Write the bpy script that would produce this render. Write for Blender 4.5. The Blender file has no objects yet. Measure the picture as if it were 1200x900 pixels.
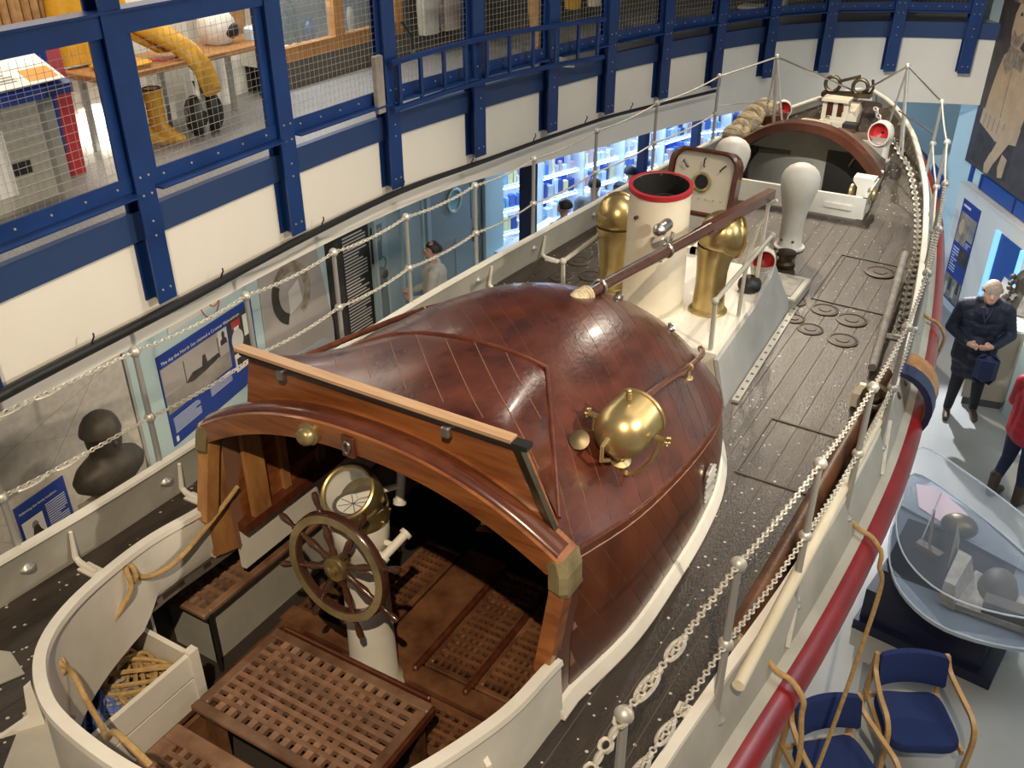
import bpy, math, random
import numpy as np
from mathutils import Matrix, Vector
random.seed(7)
S = bpy.context.scene
COL = S.collection
PI = math.pi

# ------------------------------------------------------------------ camera
def cam_setup():
    p = math.radians(30.3); y = math.radians(30.5)
    fwd = Vector((-math.sin(y)*math.cos(p), math.cos(y)*math.cos(p), -math.sin(p)))
    right = Vector((math.cos(y), math.sin(y), 0)); up = right.cross(fwd)
    c = bpy.data.cameras.new('camera'); c.lens = 33.0; c.sensor_width = 36.0
    c.clip_start = .05; c.clip_end = 200
    o = bpy.data.objects.new('camera', c); COL.objects.link(o)
    m = Matrix((right, up, -fwd)).transposed().to_4x4(); m.translation = (2.21, 0, 5.9)
    o.matrix_world = m
    S.camera = o
cam_setup()
# ------------------------------------------------------------------ world, lights, exposure
W_ = bpy.data.worlds.new('world'); S.world = W_; W_.use_nodes = True
bg = W_.node_tree.nodes['Background']; bg.inputs[0].default_value = (.96, .95, 1.0, 1); bg.inputs[1].default_value = .14
S.view_settings.view_transform = 'Standard'; S.view_settings.look = 'None'
S.view_settings.gamma = 1.0; S.view_settings.use_curve_mapping = False
S.view_settings.exposure = 0.0
def spot(name, loc, target, power, col, angle, blend=.5, size=.06):
    l = bpy.data.lights.new(name, 'SPOT'); l.energy = power; l.color = col
    l.spot_size = math.radians(angle); l.spot_blend = blend; l.shadow_soft_size = size
    o = bpy.data.objects.new(name, l); COL.objects.link(o); o.location = loc
    o.rotation_euler = (Vector(target)-Vector(loc)).to_track_quat('-Z', 'Y').to_euler()
    return o
def area(name, loc, target, power, col, sx, sy):
    l = bpy.data.lights.new(name, 'AREA'); l.energy = power; l.color = col; l.shape = 'RECTANGLE'; l.size = sx; l.size_y = sy
    o = bpy.data.objects.new(name, l); COL.objects.link(o); o.location = loc
    o.rotation_euler = (Vector(target)-Vector(loc)).to_track_quat('-Z', 'Y').to_euler()
    return o
WARM = (1, .80, .56); SOFT = (1, .88, .72); COOL = (.72, .84, 1)
spot('spot_stern', (2.9, -1.2, 8.6), (0.0, 2.4, 2.6), 1750, WARM, 58, .6, .04)
spot('spot_deck', (-.1, 13.2, 7.2), (.9, 7.2, 2.6), 760, SOFT, 46, .8, .08)
spot('spot_bow', (-1.6, 12.8, 7.6), (.5, 10.2, 2.9), 1150, WARM, 62, .6, .04)
spot('spot_gallery', (3.2, 6.0, 8.6), (-2.9, 7.5, 3.4), 600, SOFT, 95, .9, .10)
spot('spot_wall', (4.4, 3.2, 6.3), (-4.5, 5.0, 1.4), 900, SOFT, 50, .7, .04)
spot('spot_floor', (1.0, 12.2, 2.78), (2.5, 9.3, 0), 620, (.95, .97, 1), 62, .4, .03)
area('gallery_fill', (-3.9, 5.2, 6.22), (-3.9, 5.2, 0), 110, SOFT, 1, 6)  # added fill, an unseen light that brightens the kit on the gallery
area('wall_fill', (-3.0, 4.8, 2.84), (-4.5, 4.8, 1.0), 85, SOFT, .12, 7)  # fill light added below the gallery edge to brighten the left wall
area('ambient_fill', (4.4, 6.5, 8.8), (1.4, 6.0, 0), 140, SOFT, 4, 9)  # unseen area light added overhead as soft ambient
spot('right_fill', (.4, 3.6, 8.2), (1.9, 13.2, 2.2), 2600, (1, .97, .92), 34, .7, .05)  # extra light added to lift the right wall, no known lamp
area('floor_fill', (5.6, 6.6, 5.5), (2.6, 7.4, 0), 130, (.85, .92, 1), 2, 3)  # unseen cool area light, a fill for the right-hand floor

# ------------------------------------------------------------------ materials
M = {}
def nd(nt, t, **kw):
    n = nt.nodes.new(t)
    for k, v in kw.items(): setattr(n, k, v)
    return n
def newmat(name):
    m = bpy.data.materials.new(name); m.use_nodes = True; nt = m.node_tree
    return m, nt, nt.nodes['Principled BSDF']
def c4(c): return (c[0], c[1], c[2], 1)
def mat(name, col, rough=.5, metal=0, var=.0, col2=None, scale=6, stretch=(1, 1, 1), bump=0, bscale=None, coat=0, rvar=0, perobj=0, emit=0, spec=.5, detail=5, speck=None):
    m, nt, b = newmat(name)
    b.inputs['Roughness'].default_value = rough; b.inputs['Metallic'].default_value = metal
    b.inputs['Coat Weight'].default_value = coat; b.inputs['Coat Roughness'].default_value = .12
    b.inputs['Specular IOR Level'].default_value = spec
    tc = nd(nt, 'ShaderNodeTexCoord'); mp = nd(nt, 'ShaderNodeMapping'); mp.inputs['Scale'].default_value = stretch
    nt.links.new(tc.outputs['Object'], mp.inputs[0])
    no = nd(nt, 'ShaderNodeTexNoise'); no.inputs['Scale'].default_value = scale; no.inputs['Detail'].default_value = detail; no.inputs['Roughness'].default_value = .6
    nt.links.new(mp.outputs[0], no.inputs[0])
    c2 = col2 or tuple(x*(1-var) for x in col)
    last = None
    if var > 0 or col2:
        r = nd(nt, 'ShaderNodeValToRGB'); r.color_ramp.elements[0].color = c4(c2); r.color_ramp.elements[1].color = c4(col)
        r.color_ramp.elements[0].position = .32; r.color_ramp.elements[1].position = .68
        nt.links.new(no.outputs[0], r.inputs[0]); last = r.outputs[0]
    if perobj:
        oi = nd(nt, 'ShaderNodeObjectInfo'); mr = nd(nt, 'ShaderNodeMapRange')
        mr.inputs[3].default_value = 1-perobj; mr.inputs[4].default_value = 1+perobj
        nt.links.new(oi.outputs['Random'], mr.inputs[0])
        mx = nd(nt, 'ShaderNodeMix', data_type='RGBA', blend_type='MULTIPLY'); mx.inputs[0].default_value = 1
        if last: nt.links.new(last, mx.inputs[6])
        else: mx.inputs[6].default_value = c4(col)
        nt.links.new(mr.outputs[0], mx.inputs[7]); last = mx.outputs[2]
    if speck:                                   # (scale, threshold, colour): loose white flecks
        vo = nd(nt, 'ShaderNodeTexVoronoi'); vo.inputs['Scale'].default_value = speck[0]
        nt.links.new(tc.outputs['Object'], vo.inputs[0])
        lt = nd(nt, 'ShaderNodeMath', operation='LESS_THAN'); lt.inputs[1].default_value = speck[1]; nt.links.new(vo.outputs['Distance'], lt.inputs[0])
        n2 = nd(nt, 'ShaderNodeTexNoise'); n2.inputs['Scale'].default_value = 1.6; nt.links.new(tc.outputs['Object'], n2.inputs[0])
        gt = nd(nt, 'ShaderNodeMath', operation='GREATER_THAN'); gt.inputs[1].default_value = .44; nt.links.new(n2.outputs[0], gt.inputs[0])
        mu = nd(nt, 'ShaderNodeMath', operation='MULTIPLY'); nt.links.new(lt.outputs[0], mu.inputs[0]); nt.links.new(gt.outputs[0], mu.inputs[1])
        mx = nd(nt, 'ShaderNodeMix', data_type='RGBA'); nt.links.new(mu.outputs[0], mx.inputs[0])
        if last: nt.links.new(last, mx.inputs[6])
        else: mx.inputs[6].default_value = c4(col)
        mx.inputs[7].default_value = c4(speck[2]); last = mx.outputs[2]
    if last: nt.links.new(last, b.inputs['Base Color'])
    else: b.inputs['Base Color'].default_value = c4(col)
    if rvar:
        mr = nd(nt, 'ShaderNodeMapRange'); mr.inputs[3].default_value = max(.03, rough-rvar); mr.inputs[4].default_value = rough+rvar
        nt.links.new(no.outputs[0], mr.inputs[0]); nt.links.new(mr.outputs[0], b.inputs['Roughness'])
    if bump:
        n3 = nd(nt, 'ShaderNodeTexNoise'); n3.inputs['Scale'].default_value = bscale or scale*4; n3.inputs['Detail'].default_value = 4
        nt.links.new(mp.outputs[0], n3.inputs[0])
        bu = nd(nt, 'ShaderNodeBump'); bu.inputs['Strength'].default_value = bump; bu.inputs['Distance'].default_value = .01
        nt.links.new(n3.outputs[0], bu.inputs['Height']); nt.links.new(bu.outputs[0], b.inputs['Normal'])
    if emit:
        b.inputs['Emission Color'].default_value = c4(col); b.inputs['Emission Strength'].default_value = emit
    M[name] = m
    return m
mat('mahogany', (.108, .026, .012), .30, col2=(.036, .009, .006), scale=3.2, stretch=(1.6, .9, 1.6), coat=.30, rvar=.14, perobj=.10, bump=.15, bscale=24, detail=9)
mat('mahogany_side', (.105, .029, .011), .32, col2=(.042, .011, .006), scale=2.6, stretch=(1, 1, .6), coat=.4, rvar=.08, perobj=.12, bump=.1, bscale=30)
mat('mahogany_trim', (.135, .040, .017), .26, col2=(.07, .018, .009), scale=5, stretch=(1, 3, 1), coat=.5)
mat('wheel_wood', (.085, .034, .018), .25, col2=(.04, .016, .010), scale=8, coat=.6)
mat('well_shade', (.030, .024, .019), .7)  # well liner: the deep shade under the gratings is put into its colour
mat('visor_tan', (.56, .37, .22), .45, col2=(.44, .27, .15), scale=6, stretch=(.5, 4, 4))
mat('deck_wood_lit', (.20, .140, .095), .42, col2=(.10, .068, .045), scale=3.2, stretch=(3, .7, 1), bump=.4, bscale=16, rvar=.1)  # deck wood with the warm light on the bow put into its colour
mat('varnished_oak', (.33, .118, .034), .28, col2=(.135, .040, .013), scale=4, stretch=(.6, 2, 6), coat=.5)
mat('honey_wood', (.50, .25, .085), .42, col2=(.24, .10, .032), scale=5, stretch=(2, 2, .6), coat=.2)
mat('grating_wood', (.33, .195, .120), .42, col2=(.125, .060, .034), scale=4, stretch=(1, 1, 1), perobj=.25, bump=.2, bscale=60)
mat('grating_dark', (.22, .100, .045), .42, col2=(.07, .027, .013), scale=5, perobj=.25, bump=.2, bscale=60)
mat('deck_wood', (.056, .043, .032), .36, col2=(.018, .014, .0105), scale=3.2, stretch=(3, .7, 1), perobj=.18, bump=.38, bscale=50, rvar=.14, speck=(17, .13, (.55, .51, .45)))
mat('deck_base', (.13, .112, .088), .7)
mat('seam_brown', (.27, .14, .085), .6)
mat('seam', (.30, .26, .20), .7)
mat('boat_white', (.78, .76, .68), .45, col2=(.66, .63, .55), scale=3, bump=.08, bscale=20)
mat('plate_dark', (.075, .062, .05), .5, .3, col2=(.04, .033, .026), scale=20)
mat('boat_grey', (.45, .435, .38), .5, col2=(.34, .33, .28), scale=3, bump=.1, bscale=20)
mat('casing_grey', (.42, .43, .42), .45, col2=(.34, .35, .34), scale=3)
mat('cream', (.74, .68, .54), .35, col2=(.66, .60, .46), scale=2)
mat('fender_red', (.27, .010, .012), .33, col2=(.17, .007, .009), scale=4, coat=.15, bump=.1, bscale=20)
mat('red_paint', (.50, .030, .028), .4)
mat('dark_red', (.36, .02, .03), .35)
mat('soot', (.012, .012, .012), .6)
mat('navy_paint', (.016, .026, .085), .4)
mat('brass', (.62, .49, .23), .30, .85, col2=(.40, .29, .115), scale=3, rvar=.10)
mat('brass_dull', (.52, .43, .23), .38, .6, col2=(.26, .20, .09), scale=6, rvar=.08)
mat('bronze', (.17, .135, .085), .42, 1, col2=(.08, .065, .045), scale=5)
mat('bust_bronze', (.085, .072, .052), .55, .3, col2=(.045, .038, .028), scale=8, bump=.3)
mat('steel', (.62, .61, .57), .32, 1, col2=(.48, .47, .43), scale=8)
mat('galvanised', (.62, .61, .56), .45, .55, col2=(.48, .47, .42), scale=10)
mat('stanchion_grey', (.36, .36, .34), .38, .4)
mat('chain_paint', (.66, .63, .55), .45, .3, col2=(.44, .42, .36), scale=40)
mat('rope_tan', (.55, .37, .16), .8, col2=(.38, .24, .09), scale=30, bump=.6, bscale=160)
mat('rope_pale', (.60, .52, .36), .85, col2=(.36, .29, .17), scale=25, bump=.6, bscale=120)
mat('rope_blue', (.16, .25, .62), .6, col2=(.07, .12, .36), scale=30, bump=.5, bscale=160)
mat('pole_cream', (.74, .69, .54), .5, col2=(.62, .55, .38), scale=6, stretch=(3, .5, 3))
mat('rail_blue', (.009, .040, .165), .35, col2=(.006, .028, .12), scale=3)
mat('band_blue', (.022, .050, .14), .45)
mat('chequer', (.36, .37, .38), .45, .2, col2=(.17, .175, .18), scale=60)
mat('wire', (.42, .40, .34), .4, .4)
mat('fascia_white', (.80, .76, .67), .6, col2=(.76, .72, .63), scale=1.5)
mat('wall_aqua', (.50, .63, .62), .65, col2=(.44, .57, .56), scale=1.2)
mat('wall_blue', (.60, .76, .77), .6, col2=(.55, .72, .74), scale=1.2)
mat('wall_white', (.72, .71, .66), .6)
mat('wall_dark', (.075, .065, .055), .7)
mat('floor_grey', (.45, .46, .45), .35, col2=(.38, .39, .39), scale=1.3, rvar=.08)
mat('carpet', (.13, .135, .14), .9, col2=(.09, .095, .10), scale=40)
mat('hose_black', (.018, .018, .018), .4)
mat('map_paper', (.60, .55, .47), .75, col2=(.47, .425, .355), scale=14, detail=9)
mat('photo_sepia', (.46, .37, .26), .6, col2=(.17, .13, .09), scale=9, detail=7)
mat('photo_grey', (.37, .33, .29), .6, col2=(.22, .19, .165), scale=4, detail=7)
mat('photo_sky', (.46, .41, .37), .6, col2=(.38, .335, .30), scale=2)
mat('photo_dark', (.07, .058, .050), .6, col2=(.03, .025, .02), scale=8)
mat('photo_pale', (.66, .62, .55), .6)
mat('sepia_skin', (.62, .44, .27), .6, col2=(.52, .36, .21), scale=8)
mat('sepia_cork', (.66, .47, .28), .6, col2=(.54, .37, .21), scale=5)
mat('sepia_dark', (.085, .070, .065), .6, col2=(.05, .04, .04), scale=6)
mat('poster_blue', (.018, .050, .27), .4)
mat('poster_text', (.62, .66, .76), .5)
mat('print_white', (.80, .79, .75), .5)
mat('panel_black', (.022, .020, .018), .5)
mat('door_grey', (.24, .285, .29), .5)
mat('door_frame', (.36, .47, .49), .5)
mat('glass_porthole', (.16, .36, .40), .12, spec=.6)
mat('shop_blue', (.06, .14, .62), .5, col2=(.03, .06, .34), scale=2)
mat('chair_blue', (.010, .028, .135), .85, col2=(.007, .02, .095), scale=60, bump=.25, bscale=300)
mat('beech', (.56, .35, .15), .38, col2=(.44, .26, .10), scale=8, stretch=(1, 1, 4))
mat('plinth_navy', (.008, .012, .045), .35)
mat('skin', (.55, .33, .25), .55, col2=(.50, .28, .21), scale=20)
mat('hair_grey', (.40, .33, .26), .9, col2=(.22, .17, .13), scale=60)
mat('hair_dark', (.02, .016, .012), .6)
mat('coat_navy', (.008, .013, .035), .6, col2=(.005, .008, .02), scale=12, bump=.3, bscale=20)
mat('trouser_dark', (.008, .009, .015), .75)
mat('jeans', (.016, .026, .075), .8)
mat('jacket_red', (.52, .022, .045), .6, col2=(.42, .016, .035), scale=8, bump=.3, bscale=14)
mat('leather_brown', (.075, .045, .028), .5)
mat('shirt_pale', (.50, .49, .44), .8)
mat('shirt_grey', (.20, .21, .24), .8)
mat('yellow_oilskin', (.66, .36, .020), .45, col2=(.50, .25, .012), scale=7, bump=.5, bscale=9)
mat('cork_brown', (.42, .25, .10), .8, col2=(.28, .15, .055), scale=14)
mat('rubber_black', (.015, .015, .015), .5)
mat('helmet_white', (.70, .69, .66), .35)
mat('oak_frame', (.42, .21, .065), .45, col2=(.30, .13, .035), scale=6, stretch=(1, 4, 1))
mat('orange_print', (.75, .32, .05), .6)
mat('life_red', (.52, .05, .05), .6)
mat('bag_blue', (.010, .020, .075), .6)
mat('tan_board', (.50, .44, .33), .6, col2=(.43, .37, .27), scale=2)
mat('grey_skirt', (.10, .10, .10), .6)
mat('slot_glow', (.20, .48, .95), .4, emit=1.1)
mat('slot_blue', (.010, .07, .32), .4)
mat('wreck_grey', (.36, .345, .315), .7, col2=(.22, .21, .185), scale=14, bump=.4)
mat('sea_pale', (.55, .64, .76), .35, col2=(.42, .52, .66), scale=2)
mat('shop_white', (.72, .78, .86), .5)
mat('shop_lamp', (.62, .80, 1.0), .5, emit=16)
mat('case_lamp', (.90, .95, 1.0), .5, emit=2.2)
PROD = []
for i, c in enumerate([(.10, .18, .60), (.78, .80, .86), (.05, .08, .34), (.60, .72, .90), (.58, .42, .50), (.25, .48, .80), (.80, .76, .45), (.48, .52, .60), (.20, .45, .60)]):
    mat('goods_%d' % i, c, .5); PROD.append('goods_%d' % i)
def glassmat(name, col, alpha, rough=.03):
    m, nt, b = newmat(name)
    b.inputs['Base Color'].default_value = c4(col); b.inputs['Roughness'].default_value = rough
    b.inputs['Alpha'].default_value = alpha; b.inputs['Specular IOR Level'].default_value = .7
    M[name] = m
glassmat('acrylic', (.75, .85, 1.0), .13)
glassmat('pane', (.55, .72, .80), .16)
glassmat('compass_glass', (.8, .85, .8), .06, .15)
glassmat('edge_acrylic', (.80, .90, 1.0), .60, .1)

# ------------------------------------------------------------------ mesh tools
def frame_from(t, up=(0, 0, 1)):
    t = Vector(t).normalized(); u = Vector(up)
    if abs(t.dot(u)) > .98: u = Vector((1, 0, 0))
    a = t.cross(u).normalized(); b = a.cross(t).normalized()
    return a, b
class MB:
    def __init__(s): s.v = []; s.f = []; s.m = []; s.mi = 0
    def add(s, vs, fs):
        o = len(s.v); s.v += [tuple(x) for x in vs]; s.f += [tuple(i+o for i in f) for f in fs]; s.m += [s.mi]*len(fs); return s
    def hexa(s, p): return s.add(p, [(0, 3, 2, 1), (4, 5, 6, 7), (0, 1, 5, 4), (1, 2, 6, 5), (2, 3, 7, 6), (3, 0, 4, 7)])
    def box(s, c, d, Mx=None):
        x, y, z = d[0]/2, d[1]/2, d[2]/2
        p = [Vector((sx*x, sy*y, sz*z)) for sz in (-1, 1) for sx, sy in ((-1, -1), (1, -1), (1, 1), (-1, 1))]
        if Mx: p = [Mx @ q for q in p]
        return s.hexa([q+Vector(c) for q in p])
    def bx(s, x0, x1, y0, y1, z0, z1): return s.box(((x0+x1)/2, (y0+y1)/2, (z0+z1)/2), (x1-x0, y1-y0, z1-z0))
    def bbox(s, c, d, b=.01, Mx=None):       # bevelled box (chamfer all vertical + top edges)
        x, y, z = d[0]/2, d[1]/2, d[2]/2
        rings = []
        for zz, i in ((-z, b), (-z+b, 0), (z-b, 0), (z, b)):
            a, q = x-i, y-i
            rings.append([Vector(k+(zz,)) for k in ((-a+b, -q), (a-b, -q), (a, -q+b), (a, q-b), (a-b, q), (-a+b, q), (-a, q-b), (-a, -q+b))])
        if Mx: rings = [[Mx @ q for q in r] for r in rings]
        return s.loft([[q+Vector(c) for q in r] for r in rings])
    def bar(s, a, b, w, h, up=(0, 0, 1)):    # rectangular bar between two points
        a, b = Vector(a), Vector(b); u, n = frame_from(b-a, up); u = u*w/2; n = n*h/2
        return s.hexa([a-u-n, a+u-n, a+u+n, a-u+n, b-u-n, b+u-n, b+u+n, b-u+n])
    def loft(s, secs, closed=True, caps=True):
        o = len(s.v); n = len(secs[0]); k = len(secs)
        for r in secs: s.v += [tuple(p) for p in r]
        fs = []
        for i in range(k-1):
            for j in range(n if closed else n-1):
                a = i*n+j; b = i*n+(j+1) % n; fs.append((a, b, b+n, a+n))
        if caps and closed:
            fs.append(tuple(range(n-1, -1, -1))); fs.append(tuple((k-1)*n+j for j in range(n)))
        s.f += [tuple(i+o for i in f) for f in fs]; s.m += [s.mi]*len(fs); return s
    def tube(s, pts, r, n=8, closed=False, caps=True):
        P = [Vector(p) for p in pts]; k = len(P); secs = []
        rs = r if isinstance(r, (list, tuple)) else [r]*k
        prev = None
        for i, p in enumerate(P):
            if closed: t = P[(i+1) % k]-P[i-1]
            else: t = P[min(i+1, k-1)]-P[max(i-1, 0)]
            if t.length < 1e-9: t = Vector((0, 0, 1))
            t.normalize()
            if prev is None: a, b = frame_from(t)
            else:
                a = prev-t*prev.dot(t)
                if a.length < 1e-6: a, b = frame_from(t)
                a.normalize(); b = t.cross(a)
            prev = a
            if prev is not None: b = t.cross(a)
            secs.append([p+(a*math.cos(2*PI*j/n)+b*math.sin(2*PI*j/n))*rs[i] for j in range(n)])
        if closed: secs.append(secs[0])
        return s.loft(secs, True, caps and not closed)
    def lathe(s, prof, n=24, Mx=None, caps=True):
        secs = [[Vector((r*math.cos(2*PI*j/n), r*math.sin(2*PI*j/n), z)) for j in range(n)] for r, z in prof]
        if Mx: secs = [[Mx @ p for p in q] for q in secs]
        return s.loft(secs, True, caps)
    def cyl(s, a, b, r, n=16, r2=None): return s.tube([a, b], [r, r if r2 is None else r2], n)
    def sphere(s, c, r, n=14, m=9, Mx=None):
        pr = [(max(1e-4, math.sin(PI*i/m)), -math.cos(PI*i/m)) for i in range(m+1)]
        rr = (r, r, r) if not isinstance(r, (tuple, list)) else r
        L = Matrix.Translation(Vector(c)) @ (Mx.to_4x4() if Mx else Matrix()) @ Matrix.Diagonal((rr[0], rr[1], rr[2], 1))
        return s.lathe(pr, n, L)
    def torus(s, c, R, r, Mx=None, n=24, m=8, sy=1):
        L = Matrix.Translation(Vector(c)) @ (Mx.to_4x4() if Mx else Matrix())
        return s.tube([L @ Vector((R*math.cos(2*PI*i/n), sy*R*math.sin(2*PI*i/n), 0)) for i in range(n)], r, m, closed=True)
    def prism(s, poly, h, Mx):               # poly (a,b) in Mx's xy, extruded along its z
        n = len(poly); lo = [Mx @ Vector((a, b, 0)) for a, b in poly]; hi = [Mx @ Vector((a, b, h)) for a, b in poly]
        return s.loft([lo, hi])
    def grid(s, rows): return s.loft(rows, False, False)
    def mesh(s, name, mats, smooth=False):
        me = bpy.data.meshes.new(name); me.from_pydata(s.v, [], s.f)
        for k in (mats if isinstance(mats, (list, tuple)) else [mats]): me.materials.append(M[k])
        if max(s.m or [0]) > 0: me.polygons.foreach_set('material_index', s.m)
        if smooth:
            me.polygons.foreach_set('use_smooth', [True]*len(me.polygons))
            if smooth != 'all': me.set_sharp_from_angle(angle=math.radians(42 if smooth is True else smooth))
        me.validate(); me.update(); return me
    def build(s, name, mats, parent=None, smooth=False, Mx=None): return inst(name, s.mesh(name, mats, smooth), parent, Mx)
WM = {}
def inst(name, me, parent=None, Mx=None):
    o = bpy.data.objects.new(name, me); COL.objects.link(o)
    Mx = Mx or Matrix()
    o.matrix_basis = Mx
    if parent is not None:
        o.parent = parent; o.matrix_parent_inverse = WM[parent.name].inverted()
    WM[o.name] = Mx
    return o
def tag(o, label, cat=None, group=None, kind=None):
    if label: o['label'] = label
    if cat: o['category'] = cat
    if group: o['group'] = group
    if kind: o['kind'] = kind
    return o
def thing(name, label, cat, loc=(0, 0, 0), group=None, kind=None):
    o = bpy.data.objects.new(name, None); COL.objects.link(o); o.location = loc; o.empty_display_size = .1
    WM[o.name] = Matrix.Translation(Vector(loc))
    return tag(o, label, cat, group, kind)
def struct(o): o['kind'] = 'structure'; return o
def T(x, y, z): return Matrix.Translation((x, y, z))
def R(a, ax): return Matrix.Rotation(math.radians(a), 4, ax)
def basis(o, x, y, z=None):
    x = Vector(x).normalized(); y = Vector(y).normalized(); z = Vector(z) if z else x.cross(y).normalized()
    m = Matrix((x, y, z)).transposed().to_4x4(); m.translation = o; return m
def align(o, zdir, up=(0, 0, 1)):            # matrix whose z axis runs along zdir
    a, b = frame_from(zdir, up); return basis(o, a, b, Vector(zdir).normalized())
def spline(pts, k=6, closed=False):
    P = [np.array(p, float) for p in pts]; n = len(P); out = []
    rng = range(n if closed else n-1)
    for i in rng:
        if closed: p0, p1, p2, p3 = P[i-1], P[i], P[(i+1) % n], P[(i+2) % n]
        else: p0, p1, p2, p3 = P[max(i-1, 0)], P[i], P[i+1], P[min(i+2, n-1)]
        for j in range(k):
            t = j/k; out.append(.5*((2*p1)+(p2-p0)*t+(2*p0-5*p1+4*p2-p3)*t*t+(3*p1-p0-3*p2+p3)*t**3))
    if not closed: out.append(P[-1])
    return [tuple(float(c) for c in p) for p in out]
def curve1(tab):                             # smooth 1-D lookup
    xs = np.array([a for a, _ in tab], float); ys = np.array([b for _, b in tab], float); m = np.gradient(ys, xs)
    def f(x):
        x = min(max(x, xs[0]), xs[-1]); i = min(int(np.searchsorted(xs, x, side='right'))-1, len(xs)-2); i = max(i, 0)
        h = xs[i+1]-xs[i]; t = (x-xs[i])/h
        return float((2*t**3-3*t*t+1)*ys[i]+(t**3-2*t*t+t)*h*m[i]+(-2*t**3+3*t*t)*ys[i+1]+(t**3-t*t)*h*m[i+1])
    return f
def lettering(name, body, size, m, parent, Mx, align_='LEFT', ext=.0006):
    cu = bpy.data.curves.new(name, 'FONT'); cu.body = body; cu.size = size; cu.extrude = ext; cu.align_x = align_; cu.resolution_u = 2
    t = bpy.data.objects.new(name, cu); COL.objects.link(t); bpy.context.view_layer.update()
    me = bpy.data.meshes.new_from_object(t.evaluated_get(bpy.context.evaluated_depsgraph_get()))
    bpy.data.objects.remove(t); bpy.data.curves.remove(cu)
    me.materials.clear(); me.materials.append(M[m])
    return inst(name, me, parent, Mx)
# ================================================================== THE SETTING
GP = [(-2.60, 1.05), (-2.76, 2.45), (-2.86, 3.84), (-2.93, 5.25), (-2.92, 6.57), (-2.79, 7.77), (-2.60, 8.92), (-2.40, 9.92), (-2.14, 10.90), (-1.80, 11.80), (-1.40, 12.66), (-.83, 13.36), (-.07, 13.90), (.82, 14.27), (1.35, 14.42)]
def offpath(d, pts=GP):                      # offset outward (away from the boat)
    out = []
    for i, p in enumerate(pts):
        a = pts[max(i-1, 0)]; b = pts[min(i+1, len(pts)-1)]
        t = Vector((b[0]-a[0], b[1]-a[1])).normalized(); out.append((p[0]-t.y*d, p[1]+t.x*d))
    return out
def band(path, z0, z1, th, mat_, name, zf=None, n=5):     # upright curved board, thickness going outward
    a = spline([(x, y, 0) for x, y in path], n); b = spline([(x, y, 0) for x, y in offpath(th, path)], n)
    mb = MB(); secs = []
    for i, (p, q) in enumerate(zip(a, b)):
        lo = zf(p[1]) if zf else z0
        secs.append([(p[0], p[1], lo), (p[0], p[1], z1), (q[0], q[1], z1), (q[0], q[1], lo)])
    mb.loft(secs); return struct(mb.build(name, mat_))
def slab(pa, pb, z0, z1, mat_, name, n=5):
    a = spline([(x, y, 0) for x, y in pa], n); b = spline([(x, y, 0) for x, y in pb], n)
    mb = MB(); mb.loft([[(p[0], p[1], z0), (p[0], p[1], z1), (q[0], q[1], z1), (q[0], q[1], z0)] for p, q in zip(a, b)])
    return struct(mb.build(name, mat_))
fl = struct(MB().bx(-11, 9, -4, 21, -.12, 0).build('floor', 'floor_grey'))
GPX = GP
fas = band(offpath(.06), 2.88, 3.575, .06, 'fascia_white', 'wall_fascia', zf=lambda y: 2.88 if y < 7.5 else 2.88-.16*min(1, (y-7.5)/2.6))
tag(fas, 'white fascia band under the gallery edge')
band(offpath(.03), 3.575, 3.775, .06, 'band_blue', 'trim_1')
slab(offpath(.09), offpath(2.6), 3.70, 3.765, 'chequer', 'floor_gallery')
slab(offpath(.12), offpath(4.2), 2.92, 3.0, 'fascia_white', 'ceiling')
# back wall of the gallery, in runs
bwp = offpath(1.75)
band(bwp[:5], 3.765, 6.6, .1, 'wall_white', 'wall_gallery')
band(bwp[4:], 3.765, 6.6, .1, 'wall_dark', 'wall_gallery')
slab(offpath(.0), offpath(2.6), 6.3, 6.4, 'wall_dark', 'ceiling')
# wall under the gallery, with a doorway run
WX = -4.5
struct(MB().bx(WX-.12, WX, -3, 8.42, 0, 2.92).build('wall_left', 'wall_aqua'))
struct(MB().bx(WX-.12, WX, 8.42, 9.26, 0, 2.92).build('wall_left', 'door_frame'))
struct(MB().bx(WX-.12, WX, 10.62, 11.15, 0, 2.92).build('wall_left', 'door_frame'))
for y0, y1, nm in ((9.2, 9.28, 0), (10.58, 10.68, 0)):
    struct(MB().bx(WX, WX+.05, y0, y1, 0, 2.5).build('trim_2', 'door_frame'))
d1 = struct(MB().bx(WX-.1, WX-.02, 9.26, 10.62, 0, 2.92).build('door_1', 'door_grey')); tag(d1, 'grey door with a round porthole')
ph = MB(); ph.torus((WX-.01, 9.9, 1.74), .155, .022, R(90, 'Y')); ph.build('porthole_rim', 'steel', d1, True)
ph = MB(); ph.cyl((WX-.03, 9.9, 1.74), (WX-.012, 9.9, 1.74), .15, 24); ph.build('porthole_pane', 'glass_porthole', d1)
hd = MB(); hd.tube([(WX-.02, 10.38, 1.1), (WX+.04, 10.38, 1.1), (WX+.04, 10.28, 1.1)], .012, 8); hd.bx(WX-.02, WX-.008, 10.35, 10.41, 1.0, 1.2); hd.build('door_handle', 'hose_black', d1)
for a, b, c, e in ((9.38, 9.82, .2, 1.2), (9.9, 10.25, .2, 1.2), (10.32, 10.54, 1.35, 2.3)):
    MB().bx(WX-.022, WX-.012, a, b, c, e).build('door_panel', 'door_grey', d1)
MB().bx(WX-.018, WX-.010, 9.80, 10.0, 1.955, 1.985).build('door_sign', 'panel_black', d1)
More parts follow.
